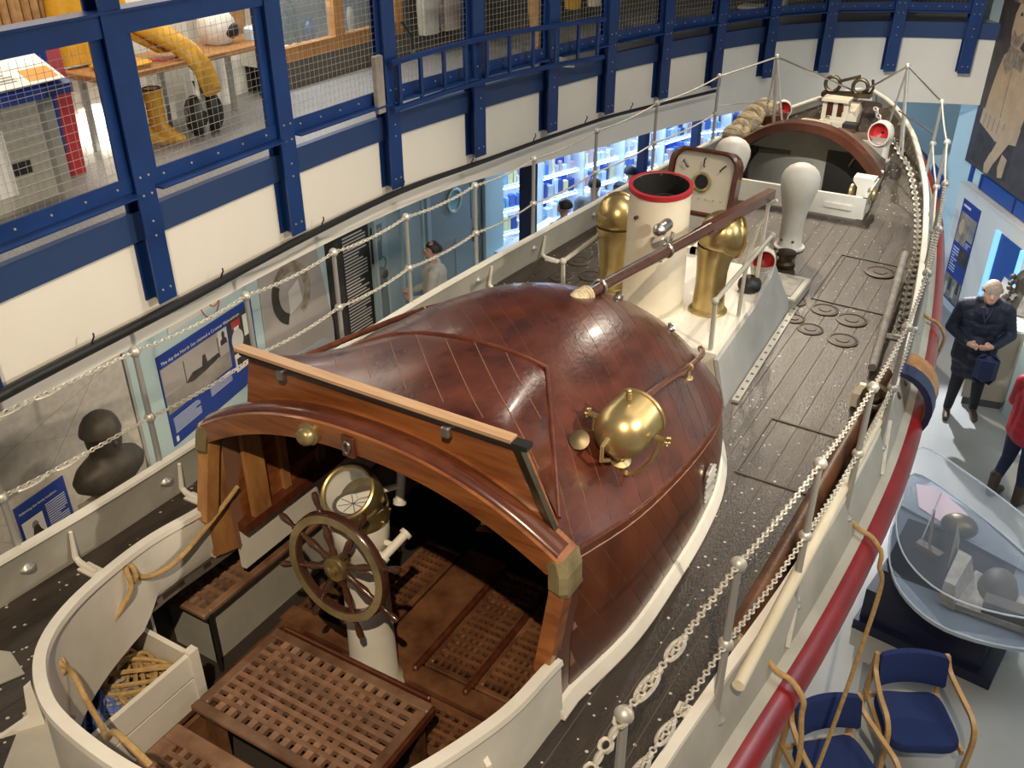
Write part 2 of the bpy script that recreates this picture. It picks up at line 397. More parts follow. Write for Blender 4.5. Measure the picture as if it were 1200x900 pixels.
# far wall beyond the bow, right wall
struct(MB().bx(-2.6, 2.2, 17.0, 17.15, 0, 3.2).build('wall_bow', 'wall_blue'))
WA = Vector((1.3, 14.2, 0)); WD = Vector((.507, -.862, 0)); WN = Vector((-.862, -.507, 0))
def WR(s, z, off=0): return WA+WD*s+WN*off+Vector((0, 0, z))
def wallbox(s0, s1, z0, z1, o0, o1):
    return MB().hexa([WR(s0, z0, o0), WR(s1, z0, o0), WR(s1, z0, o1), WR(s0, z0, o1), WR(s0, z1, o0), WR(s1, z1, o0), WR(s1, z1, o1), WR(s0, z1, o1)])
struct(wallbox(-.9, 9.5, 0, 7.2, -.12, 0).build('wall_right', 'wall_blue'))
struct(wallbox(-.12, -.04, 0, 2.0, 0, .03).build('trim_3', 'slot_blue'))
# shop behind the column: floor-to-ceiling display walls
SB = [(-5.6, 10.9), (-4.9, 11.7), (-4.25, 13.6), (-3.6, 15.9), (-2.6, 17.2)]
band(SB, 0, 2.9, .1, 'shop_white', 'wall_shop', n=3)
# ------------------------------------------------------------------ gallery railing
rail = thing('gallery_railing', 'blue steel railing with wire mesh panels around the upper gallery', 'railing', (-2.6, 7, 3.0))
BOLT = MB().lathe([(.008, 0), (.008, .007), (.004, .009)], 8).mesh('bolt', 'stanchion_grey')
def tang(i):
    a = GP[max(i-1, 0)]; b = GP[min(i+1, len(GP)-1)]; t = Vector((b[0]-a[0], b[1]-a[1], 0)).normalized(); return t
for i, (x, y) in enumerate(GP[:-1]):
    if i == 0: continue
    t = tang(i); n = Vector((-t.y, t.x, 0)); c = Vector((x, y, 0)); mb = MB()
    zb, zt_ = 3.15, 5.6
    def pl(u0, u1, v0, v1, z0=zb, z1=zt_):    # u along t, v outward
        q = [c+t*u+n*v for u, v in ((u0, v0), (u1, v0), (u1, v1), (u0, v1))]
        mb.hexa([p+Vector((0, 0, z0)) for p in q]+[p+Vector((0, 0, z1)) for p in q])
    pl(-.08, .08, -.075, -.062); pl(-.08, .08, .052, .065); pl(-.007, .007, -.062, .052)
    po = mb.build('post', 'rail_blue', rail)
    for zz in (3.24, 3.62, 3.72, 3.9, 4.02):
        for u in ((-.035, .035) if zz < 3.3 or zz > 3.8 else (0,)): inst('bolt', BOLT, po, align(c+t*u-n*.076+Vector((0, 0, zz)), -n))
for i in range(0, len(GP)-2):
    a = Vector(GP[i]+(0,)); b = Vector(GP[i+1]+(0,)); t = (b-a).normalized(); n = Vector((-t.y, t.x, 0)); L = (b-a).length
    def bar(nm, u0, u1, v0, v1, z0, z1, m='rail_blue', par=rail):
        mb = MB(); q = [a+t*u+n*v for u, v in ((u0, v0), (u1, v0), (u1, v1), (u0, v1))]
        mb.hexa([p+Vector((0, 0, z0)) for p in q]+[p+Vector((0, 0, z1)) for p in q]); return mb.build(nm, m, par)
    e0, e1 = .07, L-.07
    br = bar('bottom_rail', e0, e1, -.035, -.02, 3.93, 4.03)
    bar('rail_flange', e0+.02, e1-.02, -.13, -.02, 3.915, 3.927)
    for j in range(5): inst('bolt', BOLT, br, align(a+t*(e0+(e1-e0)*(j+.5)/5)-n*.035+Vector((0, 0, 3.98)), -n))
    if i < 3: bar('top_rail', 0, L, -.06, .02, 4.87, 5.0); bar('top_flange', 0, L, -.09, .06, 5.0, 5.015)
    else: bar('top_rail', e0, e1, -.035, -.02, 5.0, 5.1)
    sw = .085 if i < 3 else .05
    fr = bar('panel_stile', e0, e0+sw, -.03, -.015, 4.0, 4.9); bar('panel_stile', e1-sw, e1, -.03, -.015, 4.0, 4.9)
    mb = MB(); zt2 = 4.85 if i < 3 else 5.05; st = .052
    u = e0+.05
    while u < e1-.05:
        p = a+t*u-n*.012; mb.tube([p+Vector((0, 0, 3.94)), p+Vector((0, 0, zt2))], .0016, 4, caps=False); u += st
    z = 3.97
    while z < zt2:
        mb.tube([a+t*(e0+.03)-n*.0085+Vector((0, 0, z)), a+t*(e1-.03)-n*.0085+Vector((0, 0, z))], .0016, 4, caps=False); z += st
    tag(mb.build('wire_mesh', 'wire', fr), None, kind='stuff')
# black hose along the foot of the posts
hp = spline([(x, y, 3.115+.012*math.sin(i*2.1)) for i, (x, y) in enumerate(offpath(-.10)[:10])], 6)
hz = thing('hose', 'black hose clipped along the bottom of the gallery fascia', 'hose', (-2.8, 5, 3.1))
rr = [.038-.018*min(1, max(0, (p[1]-3)/6)) for p in hp]
MB().tube(hp, rr, 10).build('pipe', 'hose_black', hz, True)
for k in range(4, len(hp)-6, 5):
    p = Vector(hp[k]); MB().tube([p, p+Vector((.02, 0, .05)), p+Vector((.035, .01, .085)), p+Vector((.02, .02, .10))], .006, 6).build('clip', 'hose_black', hz)
# ladder hung along the outside of the railing
lad = thing('ladder', 'blue metal ladder hung sideways along the gallery railing', 'ladder', (-2.6, 8, 3.87))
LU = spline([(-2.80, 6.5, 4.25), (-2.74, 7.2, 4.265), (-2.63, 7.95, 4.27), (-2.46, 8.8, 4.25), (-2.29, 9.58, 4.22)], 4)
LL = [(x, y, z-.385) for x, y, z in LU]
MB().tube(LU, .026, 8).build('side_rail', 'rail_blue', lad, True); MB().tube(LL, .026, 8).build('side_rail', 'rail_blue', lad, True)
for k in range(10):
    j = (k+.5)/10*(len(LU)-1); i = int(j); f = j-i
    p = Vector(LU[i]).lerp(Vector(LU[i+1]), f); q = Vector(LL[i]).lerp(Vector(LL[i+1]), f)
    MB().bar(p, q, .040, .022, (1, 0, 0)).build('rung', 'rail_blue', lad)
bl = MB().bbox((-2.83, 6.36, 4.1), (.05, .10, .47), .006); tag(bl.build('buffer_block', 'photo_grey', lad), 'grey wooden end block')
tag(MB().tube([(-2.8, 6.68, 4.56), (-2.79, 6.80, 4.42), (-2.80, 6.83, 4.31), (-2.79, 6.8, 4.26)], .012, 6).build('strap', 'hose_black'), 'short black strap looped over the ladder end', 'strap')
# column under the gallery
col = thing('column', 'navy blue steel column standing before the lit shop', 'column', (-3.3, 9.75, 0))
MB().bbox((-3.3, 9.75, 1.46), (.17, .17, 2.92), .008).build('shaft', 'navy_paint', col); MB().bbox((-3.3, 9.75, .01), (.3, .3, .02), .004).build('base_plate', 'navy_paint', col)
for x, y in ((-3.0, 12.6), (-2.75, 14.1)):
    MB().bbox((x, y, 1.46), (.13, .13, 2.92), .008).build('column_post', 'navy_paint', col)
# ================================================================== LIFEBOAT
boat = thing('lifeboat', 'old wooden motor lifeboat with varnished mahogany shelter, red fender and white bulwarks', 'lifeboat', (0, 5.5, 0))
h = curve1([(-1.3, .25), (-.9, .75), (-.2, 1.15), (.8, 1.42), (1.6, 1.5), (2.2, 1.53), (2.6, 1.56), (3.5, 1.64), (4.45, 1.69), (5.2, 1.70), (6.5, 1.63), (8.1, 1.45), (8.7, 1.36), (9.8, 1.15), (10.4, .99), (11.1, .77), (11.5, .60), (12.0, .33), (12.3, .07)])
def zt(y): return 2.83+.0098*(y-6)**2
def bh_(y):
    f = min(1, max(0, (y-9.2)/2.0)); return .25-.16*f*f*(3-2*f)
def zd(y, x=0): return zt(y)-bh_(y)-.02*(x/1.6)**2
Y0, Y1 = -1.3, 12.3
YS = [Y0+(Y1-Y0)*i/60 for i in range(61)]
# hull shell
secs = []
for y in YS:
    a = h(y); z = zt(y); f = max(.02, min(1, (y-Y0)/1.5))*max(.02, min(1, (Y1-y)/2.2)); f = f**.6
    half = [(a+.11, z-.25), (a+.15, z-.42), (a+.10*f, z-.85), (a*(.35+.6*f), 1.55), (a*(.15+.6*f), 1.0), (.10, .62), (.08, .0)]
    secs.append([(x, y, q) for x, q in half]+[(-x, y, q) for x, q in reversed(half)])
MB().loft(secs, False, False).build('hull', 'boat_white', boat, True)
for sgn, nm in ((1, 'starboard'), (-1, 'port')):
    # bulwark board: leans outboard going down
    B = MB(); K = MB(); F = MB(); G = MB(); secsB = []; secsK = []; secsF = []; secsG = []
    for y in YS:
        a = h(y); z = zt(y)
        secsB.append([(sgn*x, y, q) for x, q in ((a-.018, z), (a+.018, z), (a+.105, z-.25), (a+.105, z-.30), (a+.05, z-.30), (a+.05, z-.255))])
        secsK.append([(sgn*x, y, q) for x, q in ((a-.026, z-.004), (a-.022, z+.014), (a+.022, z+.014), (a+.026, z-.004))])
        secsG.append([(sgn*x, y, q) for x, q in ((a+.09, z-.225), (a+.145, z-.245), (a+.145, z-.29), (a+.09, z-.29))])
        secsF.append([(sgn*(a+.135+.098*math.cos(t)), y, z-.345+.10*math.sin(t)) for t in [math.radians(d) for d in (95, 70, 45, 20, 0, -25, -50, -80)]]+[(sgn*(a+.10), y, z-.45)])
    bw = B.loft(secsB).build('bulwark', 'boat_grey', boat, 35); K.loft(secsK).build('cap_rail', 'boat_white', bw, 35); G.loft(secsG).build('covering_board', 'boat_grey', bw, 35)
    tag(F.loft(secsF).build('fender', 'fender_red', boat, 50), 'glossy dark red rubbing fender')
    # small knees on the bulwark inside
    for y in (1.25, 2.02, 2.75, 3.6, 4.4, 6.2, 7.0):
        a = h(y)-.01; z0 = zd(y, a)
        m = MB(); m.tube([(sgn*(a-.005), y, zt(y)-.05), (sgn*(a+.02), y, z0+.05), (sgn*(a-.01), y, z0+.02), (sgn*(a-.13), y, z0+.016)], [.010, .016, .018, .014], 8)
        m.box((sgn*(a-.09), y, z0+.008), (.13, .07, .012)); m.build('knee_bracket', 'boat_white', bw, True)
# ---- deck: base sheet and planks
COAM = curve1([(1.10, .05), (1.14, .28), (1.2, .46), (1.31, .64), (1.47, .77), (1.7, .87), (2.05, .955), (2.4, .97), (2.62, .98)])
ROOF = dict(
    ws=curve1([(2.55, .965), (3.0, 1.03), (3.5, 1.035), (4.0, 1.015), (4.4, .965), (4.75, .86), (5.05, .70), (5.3, .47), (5.45, .22)]),
    zs=curve1([(2.55, 3.47), (3.0, 3.38), (3.5, 3.27), (4.0, 3.18), (4.4, 3.10), (4.75, 3.03), (5.05, 2.97), (5.3, 2.92), (5.45, 2.90)]),
    zc=curve1([(2.55, 3.75), (3.0, 3.81), (3.5, 3.82), (4.0, 3.77), (4.4, 3.67), (4.75, 3.51), (5.05, 3.31), (5.3, 3.09), (5.45, 2.94)]))
def opening(y):
    if 9.22 < y < 10.44: return .70
    if y < 1.10 or y > 5.5: return 0
    if y < 2.6: return COAM(y)+.02
    return min(1.03, ROOF['ws'](min(y, 5.45))+.02)
def strip(yfrom, yto, xa, xb, dz0, dz1, dy=.16, inset=0):
    """plank between xa<xb (x>0 or <0), clipped by bulwark and the opening; list of runs"""
    runs = []; cur = []
    n = int((yto-yfrom)/dy)
    for i in range(n+1):
        y = yfrom+(yto-yfrom)*i/n; H = h(y)+.04; o = opening(y)
        a, b = xa+inset, xb-inset
        if a >= 0: a = max(a, o); b = min(b, H)
        else: b = min(b, -o); a = max(a, -H)
        if b-a > .012: cur.append((y, a, b))
        else:
            if len(cur) > 1: runs.append(cur)
            cur = []
    if len(cur) > 1: runs.append(cur)
    out = []
    for r in runs:
        out.append(MB().loft([[(a, y, zd(y, a)+dz0), (a, y, zd(y, a)+dz1), (b, y, zd(y, b)+dz1), (b, y, zd(y, b)+dz0)] for y, a, b in r]))
    return out
PW = .134
dbase = MB()
for s in (-1, 1):
    for mb in strip(Y0+.1, Y1-.1, *((0, 1.9) if s > 0 else (-1.9, 0)), -.05, -.002, .1): dbase.add(mb.v, mb.f)
deck = dbase.build('deck', 'deck_base', boat)
for k in range(13):
    for s in (-1, 1):
        xa, xb = (k*PW, (k+1)*PW) if s > 0 else (-(k+1)*PW, -k*PW)
        for mb in strip(Y0+.15, Y1-.12, xa, xb, -.03, 0, .16, .0022): mb.build('plank', 'deck_wood', deck)
# hatch outlines and round deck plates (starboard and port side decks)
def deck_frame(x0, x1, y0, y1, nm, m='seam'):
    mb = MB(); w = .012; q = lambda x, y: Vector((x, y, zd(y, x)+.004))
    for a, b in (((x0, y0), (x1, y0)), ((x1, y0), (x1, y1)), ((x1, y1), (x0, y1)), ((x0, y1), (x0, y0))): mb.bar(q(*a), q(*b), w, .008)
    return mb.build(nm, m, deck)
for x0, x1, y0, y1 in ((1.03, 1.47, 4.66, 5.38), (.76, 1.36, 7.34, 8.32)): deck_frame(x0, x1, y0, y1, 'hatch_edge', 'deck_base')
for x, y, r in ((.65, 7.22, .10), (.91, 7.19, .11), (1.14, 7.12, .12), (.90, 6.80, .10), (1.16, 6.75, .115), (.74, 6.91, .085), (1.14, 8.13, .13), (-1.27, 7.09, .11), (-1.25, 6.72, .11), (-1.03, 6.85, .11)):
    z = zd(y, x); mb = MB(); mb.lathe([(r, -.004), (r, .006), (r*.82, .010), (r*.80, .005), (r*.45, .006), (r*.42, .012), (.002, .012)], 24, T(x, y, z)); mb.build('deck_plate', 'plate_dark', deck, True)
# aft white canvas patches
MB().add([(-1.30, 1.42, zd(1.4, 1.3)+.003), (-1.0, 1.30, zd(1.3, 1)+.003), (-.92, 1.52, zd(1.5, 1)+.003), (-1.05, 1.75, zd(1.7, 1)+.003), (-1.36, 1.7, zd(1.7, 1.3)+.003)], [(0, 1, 2, 3, 4)])
# ---- cockpit coaming
pts = [(x, y) for x, y in ((.975, 2.44), (.97, 2.35), (.955, 2.05), (.87, 1.70), (.77, 1.47), (.64, 1.31), (.46, 1.20), (.28, 1.15), (0, 1.13))]
full = [(-x, y, 0) for x, y in pts]+[(x, y, 0) for x, y in reversed(pts[:-1])]
full = spline(full, 5)
def zcm(y): return 3.005+.15*max(0, 2.5-y)
secs = []; cap = []
for i, (x, y, _) in enumerate(full):
    a = Vector(full[max(i-1, 0)]); b = Vector(full[min(i+1, len(full)-1)]); t = (b-a).normalized(); n = Vector((t.y, -t.x, 0))  # outward
    if n.dot(Vector((x, y-2.2, 0))) < 0: n = -n
    z = zcm(y); lo = 2.78 if y > 2.05 else 2.66+.12*max(0, 1-(2.05-y)/.12)
    P = Vector((x, y, 0)); up = Vector((0, 0, 1))
    secs.append([P+up*lo-n*0, P+up*z, P+n*.028+up*z, P+n*.05+up*(zd(y, x)-.03)])
    cap.append([P-n*.014+up*(z-.012), P-n*.010+up*(z+.012), P+n*.036+up*(z+.012), P+n*.042+up*(z-.012)])
cm = MB().loft(secs).build('cockpit_coaming', 'boat_white', boat, 35); MB().loft(cap).build('coaming_cap', 'boat_white', cm, 35)
tag(cm, 'curved white coaming around the open cockpit')
for x, y, rz in ((-.70, 1.30, 35), (.93, 1.95, -80), (-1.0, 2.0, 88)):   # coaming stays on deck
    s = 1 if x > 0 else -1; d = Vector((x, y-2.4, 0)).normalized(); p = Vector((x, y, zd(y, x)))+d*.04
    m = MB(); m.prism([(0, 0), (.20, 0), (.16, .02), (.05, .07), (.03, .22), (0, .24)], .022, basis(p, d, (0, 0, 1))); m.build('coaming_knee', 'boat_white', cm)
pl = MB(); pl.hexa([(-.86, 1.28, zd(1.3)+.002), (-.62, 1.0, zd(1)+.002), (-.35, 1.02, zd(1)+.002), (-.66, 1.36, zd(1.4)+.002)]+[(-.86, 1.28, zd(1.3)+.008), (-.62, 1.0, zd(1)+.008), (-.35, 1.02, zd(1)+.008), (-.66, 1.36, zd(1.4)+.008)])
pl.build('deck_pad', 'boat_grey', deck)
pl = MB(); q = [(-1.40, 1.38), (-1.10, 1.24), (-1.05, 1.40), (-1.22, 1.45)]; pl.hexa([(x, y, zd(y, x)+.002) for x, y in q]+[(x, y, zd(y, x)+.008) for x, y in q]); pl.build('deck_pad', 'boat_grey', deck)
# ---- cockpit well
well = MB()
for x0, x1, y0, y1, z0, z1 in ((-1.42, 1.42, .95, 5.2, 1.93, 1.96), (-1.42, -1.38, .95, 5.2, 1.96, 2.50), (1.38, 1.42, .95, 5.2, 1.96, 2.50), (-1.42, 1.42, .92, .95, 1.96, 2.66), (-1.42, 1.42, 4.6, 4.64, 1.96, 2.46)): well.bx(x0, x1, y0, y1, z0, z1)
well.build('cockpit_well', 'well_shade', boat)
bh = MB().bx(-.86, .86, 4.55, 4.6, 1.96, 3.05); bh.build('bulkhead', 'mahogany_trim', boat)
def slat_grating(nm, x0, x1, y0, y1, z, nx, ny, matn, parent=None, label=None, cat=None, group=None, th=.03, frame=.045, rotz=0):
    """square-hole grating: nx slats running along y, ny slats along x, inside a frame"""
    if parent is None:
        g = thing(nm, label, cat, ((x0+x1)/2, (y0+y1)/2, z-th), group)
    else:
        g = MB().bx(x0+.01, x1-.01, y0+.01, y1-.01, z-th-.012, z-th-.006).build(nm, 'deck_base', parent)
    fm = MB(); f = frame
    for a in ((x0, x1, y0, y0+f), (x0, x1, y1-f, y1), (x0, x0+f, y0+f, y1-f), (x1-f, x1, y0+f, y1-f)):
        fm.bbox(((a[0]+a[1])/2, (a[2]+a[3])/2, z-th/2+.001), (a[1]-a[0], a[3]-a[2], th), .006)
    fm.build('frame', matn, g)
    px = (x1-x0-2*f)/nx; py = (y1-y0-2*f)/ny
    wx = px*.5; wy = py*.5
    ml = MB().bx(-wx/2, wx/2, y0+f*.6, y1-f*.6, -th, 0).mesh('slat', matn); mc = MB().bx(x0+f*.6, x1-f*.6, -wy/2, wy/2, -th, 0).mesh('slat', matn)
    for i in range(1, nx): inst('slat', ml, g, T(x0+f+px*i, 0, z-.0015))
    for j in range(1, ny): inst('slat', mc, g, T(0, y0+f+py*j, z))
    return g
slat_grating('seat_grating', -1.36, -.985, 2.28, 3.75, 2.41, 6, 22, 'grating_wood', boat)
slat_grating('seat_grating', .70, 1.36, 1.75, 3.75, 2.30, 9, 30, 'grating_dark', boat)
sp = MB(); sp.bx(-1.10, -1.07, 2.36, 4.5, 1.96, 2.37); sp.bx(-1.38, -1.07, 2.36, 2.39, 1.96, 2.37); sp.build('seat_panel', 'boat_grey', boat)
sp = MB(); sp.bx(.76, .79, 1.8, 4.5, 1.96, 2.26); sp.build('seat_panel', 'mahogany_side', boat)
MB().bx(.690, .702, 1.76, 2.55, 2.255, 2.315).build('seat_edging', 'brass_dull', boat)
MB().cyl((-1.0, 2.33, 1.96), (-1.0, 2.33, 2.38), .012).build('seat_leg', 'hose_black', boat)
GG = 'cockpit floor gratings'
slat_grating('floor_grating', -.60, .37, 1.83, 2.41, 2.42, 13, 9, 'grating_wood', None, 'raised square-holed wooden grating in front of the steering pedestal', 'grating', GG, .03, .055)
for x in (-.54, .31):
    for y in (1.9, 2.34): MB().bx(x-.03, x+.03, y-.03, y+.03, 1.96, 2.37).build('grating_support', 'grating_dark', bpy.data.objects['floor_grating'])
for x, y, L, ax in ((-.11, 2.425, .9, 0), (.385, 2.12, .55, 1)):
    m = MB(); m.bbox((x, y, 2.41), (L, .022, .05) if ax == 0 else (.022, L, .05), .006); m.build('edge_batten', 'mahogany_trim', bpy.data.objects['floor_grating'])
for i, (a, b) in enumerate(((-.62, -.36), (-.04, .26), (.28, .58))):
    slat_grating('floor_grating', a, b, 2.88, 3.75, 2.03, 6, 15, 'grating_dark', None, ['wooden floor grating beside the port seat, under the shelter', 'middle wooden floor grating under the shelter, just forward of the wheel pedestal', 'wooden floor grating nearest the starboard seat, under the shelter'][i], 'grating', GG, .03, .035)
slat_grating('floor_grating', .02, .62, 2.42, 2.72, 2.03, 9, 5, 'grating_dark', None, 'small wooden floor grating between the raised grating and the starboard seat', 'grating', GG, .03, .05)
slat_grating('floor_grating', -.66, -.0, 1.17, 1.79, 2.31, 8, 9, 'grating_wood', None, 'wooden floor grating behind the raised grating, beside the rope locker', 'grating', GG, .03, .09)
slat_grating('floor_grating', -.93, -.76, 1.98, 3.75, 2.03, 3, 24, 'grating_dark', None, 'long narrow floor grating along the foot of the port seat', 'grating', GG, .03, .03)
for a, b in ((-.34, -.06), (.27, .275), (.585, .62)):
    pass
fb = MB(); fb.bx(-.95, .68, 2.74, 2.86, 2.0, 2.035); fb.bx(-.34, -.06, 2.86, 3.8, 2.0, 2.03); fb.build('floor_board', 'grating_dark', boat)
for x in (-.05, .27, .595): MB().bbox((x, 3.25, 2.05), (.03, .9, .04), .008).build('floor_batten', 'mahogany_trim', boat)
# ---- rope locker (open box)
lk = thing('rope_locker', 'white open wooden box holding ropes in the port quarter of the cockpit', 'box', (-1.05, 1.75, 1.96))
lk.location = (-.85, 1.65, 2.26); WM[lk.name] = T(-.85, 1.65, 2.26)
MB().bx(-.715, -.69, 1.30, 1.98, 2.45, 2.585).build('front_board', 'boat_white', lk); MB().bx(-.715, -.692, 1.30, 1.98, 2.27, 2.435).build('front_board', 'boat_white', lk)
MB().bx(-1.30, -.715, 1.955, 1.98, 2.27, 2.57).build('end_board', 'boat_white', lk); MB().bx(-.725, -.68, 1.945, 1.995, 2.27, 2.60).build('corner_post', 'boat_white', lk)
for k in range(5):
    y = 1.34+k*.125; MB().bx(-1.32, -.715, y, y+.115, 2.335, 2.35).build('bottom_slat', 'boat_grey', lk)
for k in range(4):
    MB().bx(-1.28+k*.06, -1.23+k*.06, 2.03, 2.045, 2.0, 2.62).build('back_slat', 'boat_grey', boat)
pf = MB(); pf.bx(-1.36, .42, 1.0, 1.81, 2.24, 2.265); pf.bx(-1.36, -.69, 1.81, 2.0, 2.24, 2.265); pf.bx(-.99, .42, 1.78, 1.81, 1.96, 2.24); pf.bx(-.68, -.655, 1.81, 2.02, 1.96, 2.24); pf.build('aft_platform', 'grating_dark', boat)
# ================================================================== SHELTER (part of the lifeboat)
RY0, RY1 = 2.55, 5.45
def roofp(y, s, off=0):
    y = min(max(y, RY0), RY1); w = ROOF['ws'](y); a = ROOF['zs'](y); c = ROOF['zc'](y)
    return Vector((w*s, y, a+(c-a)*(1-abs(s)**2.3)+off))
def sidep(y, r, sgn, off=0):                 # r=0 foot, 1 shoulder
    w = ROOF['ws'](y); a = ROOF['zs'](y); z0 = zd(y, w)-.01
    bulge = .018*math.sin(PI*r)
    return Vector((sgn*(w+.035*(1-r)-.01+bulge+off), y, z0+(a-z0)*r))
ys = [RY0+(RY1-RY0)*i/36 for i in range(37)]
yf = [2.42]+ys
ss = [-1+2*i/32 for i in range(33)]
rb = MB(); rb.grid([[roofp(y, s, -.0022) for s in ss] for y in ys])
rb.grid([[roofp(y, s, -.05) for s in reversed(ss)] for y in ys])
for sgn in (1, -1):
    rb.grid([[sidep(y, r/6, sgn, -.0022) for r in range(7)][::sgn] for y in ys]); rb.grid([[sidep(y, r/6, sgn, -.04) for r in range(7)][::-sgn] for y in ys])
roof = rb.build('shelter', 'seam_brown', boat, True); tag(roof, 'rounded dark mahogany shelter with diagonal planking')
# diagonal roof planks
c = RY0-.98; k = 0
while c < RY1+.98:
    for lo, hi in ((c, c+.132),):
        rows = []
        for s in ss:
            a = min(max(lo-.95*s+.002, RY0), RY1); b = min(max(hi-.95*s-.002, RY0), RY1)
            rows.append((s, a, b))
        run = [r for r in rows if r[2]-r[1] > 1e-4]
        if len(run) > 1:
            mb = MB(); secs = []
            for s, a, b in run:
                m_ = (a+b)/2; e = .0025 if b-a > .01 else 0
                secs.append([roofp(a, s, -.010), roofp(a, s, 0), roofp(min(a+.006, m_), s, 0), roofp(m_, s, 0), roofp(max(b-.006, m_), s, 0), roofp(b, s, 0), roofp(b, s, -.010)])
            mb.loft(secs, False, False); mb.build('roof_plank', 'mahogany', roof, 60)
    c += .132; k += 1
# diagonal side planks
for sgn in (1, -1):
    c = RY0-.6
    while c < RY1+.05:
        run = []
        for i in range(9):
            r = i/8; a = min(max(c+.5*(1-r)+.0018, RY0), RY1); b = min(max(c+.132+.5*(1-r)-.0018, RY0), RY1)
            if b-a > 1e-4: run.append((r, a, b))
        if len(run) > 1:
            mb = MB(); mb.loft([[sidep(a, r, sgn, -.010), sidep(a, r, sgn, 0), sidep((a+b)/2, r, sgn, .001), sidep(b, r, sgn, 0), sidep(b, r, sgn, -.010)][::sgn] for r, a, b in run], False, False)
            mb.build('side_plank', 'mahogany_side', roof, 60)
        c += .132
    # shoulder moulding and white foot moulding
    pth = [sidep(y, 1, sgn, .004) for y in ys]
    MB().tube(pth, .009, 8).build('shoulder_moulding', 'mahogany_trim', roof, True)
foot = [Vector((sgn_*(ROOF['ws'](y)+.045), y, zd(y, 1)+.005)) for sgn_, y in [(1, y) for y in yf]]+[Vector((-(ROOF['ws'](y)+.045), y, zd(y, 1)+.005)) for y in reversed(yf)]
secs = []
for i, p in enumerate(foot):
    t = (foot[min(i+1, len(foot)-1)]-foot[max(i-1, 0)]).normalized(); n = Vector((t.y, -t.x, 0))
    if n.dot(Vector((p.x, p.y-4, 0))) < 0: n = -n
    secs.append([p-n*.03, p-n*.03+Vector((0, 0, .07)), p+n*.0+Vector((0, 0, .06)), p+n*.032+Vector((0, 0, .008)), p+n*.032])
MB().loft(secs).build('foot_moulding', 'boat_white', roof, 30)
# arch beam
ab = MB(); secs = []
for i in range(41):
    s = -1+2*i/40; p = roofp(RY0, s); q = roofp(RY0, s+.02 if s < 1 else s); n = Vector((0, 0, 1))
    tx = Vector((q.x-p.x, 0, q.z-p.z)) if s < 1 else Vector((1, 0, -.9)); tx.normalize(); n = Vector((-tx.z, 0, tx.x))
    if n.z < 0: n = -n
    d = .092-.015*abs(s)**3
    secs.append([p+n*.012+Vector((0, -.085, 0)), p+n*.022+Vector((0, -.06, 0)), p+n*.022+Vector((0, .05, 0)), p-n*d+Vector((0, .05, 0)), p-n*d+Vector((0, -.085, 0))])
beam = ab.loft(secs).build('arch_beam', 'varnished_oak', roof, 35); tag(beam, 'arched varnished beam over the cockpit entrance')
tb = MB(); tb.loft([[q+Vector((0, .052*math.cos(a)-.022, .030*math.sin(a))) for a in [2*PI*j/14 for j in range(14)]] for q in [roofp(RY0, -.985+1.97*i/48, .014) for i in range(49)]]); tb.build('beam_moulding', 'mahogany_trim', roof, True)
# entrance posts, brass corner
for sgn in (1, -1):
    m = MB(); m.loft([[Vector((sgn*(x+dx), y+dy, z)) for dx, dy in ((-.05, -.035), (.018, -.035), (.022, .04), (-.05, .04))] for x, y, z in ((.965, 2.40, 2.99), (.972, 2.44, 3.14), (.978, 2.49, 3.32), (.972, 2.52, 3.45))])
    w_ = MB(); w_.prism([(2.415, 2.72), (2.60, 2.66), (2.60, 3.44), (2.53, 3.44), (2.415, 3.0)], .024, basis((sgn*.978-.012, 0, 0), (0, 1, 0), (0, 0, 1))); w_.build('entrance_wing', 'honey_wood' if sgn < 0 else 'mahogany_side', roof)
    m.build('entrance_post', 'honey_wood' if sgn < 0 else 'varnished_oak', roof)
    m = MB(); m.loft([[Vector((sgn*(x+dx), y+dy, z)) for dx, dy in ((-.055, -.05), (.0, -.062), (.026, -.04), (.028, .08), (-.045, .08))] for x, y, z in ((.985, 2.515, 3.33), (.985, 2.50, 3.36), (.978, 2.51, 3.43), (.955, 2.52, 3.49))])
    tag(m.build('corner_bracket', 'brass_dull', roof), 'faceted brass corner bracket')
# hood: raised windscreen board, its roof panel, trim and plank
HL, HR, HY = -.69, .71, 2.615
def hz(x): return 3.90-.015*(x-HL)/(HR-HL)
def onroof(x, y, off=0):
    w = ROOF['ws'](y); s = max(-1, min(1, x/w)); p = roofp(y, s, off); p.x = x; return p
A_, B_, C_, D_ = (-.82, 3.0), (-.36, 3.26), (.42, 3.36), (.86, 2.66)
rows = []
for i in range(17):
    f = i/16; x0 = HL+(HR-HL)*f
    # far border point along A-B-C-D
    if f < .2: g = f/.2; e = Vector(A_).lerp(Vector(B_), g)
    elif f < .8: g = (f-.2)/.6; e = Vector(B_).lerp(Vector(C_), g)
    else: g = (f-.8)/.2; e = Vector(C_).lerp(Vector(D_), g)
    top = Vector((x0, HY, hz(x0))); bot = onroof(e.x, e.y, .004); row = []
    for j in range(13):
        t = j/12; p = top.lerp(bot, t); q = onroof(p.x, p.y, .006); p.z = max(p.z, q.z); row.append(p)
    rows.append(row)
hd = MB(); hd.grid(rows); hood = hd.build('hood_panel', 'mahogany', roof, 60)
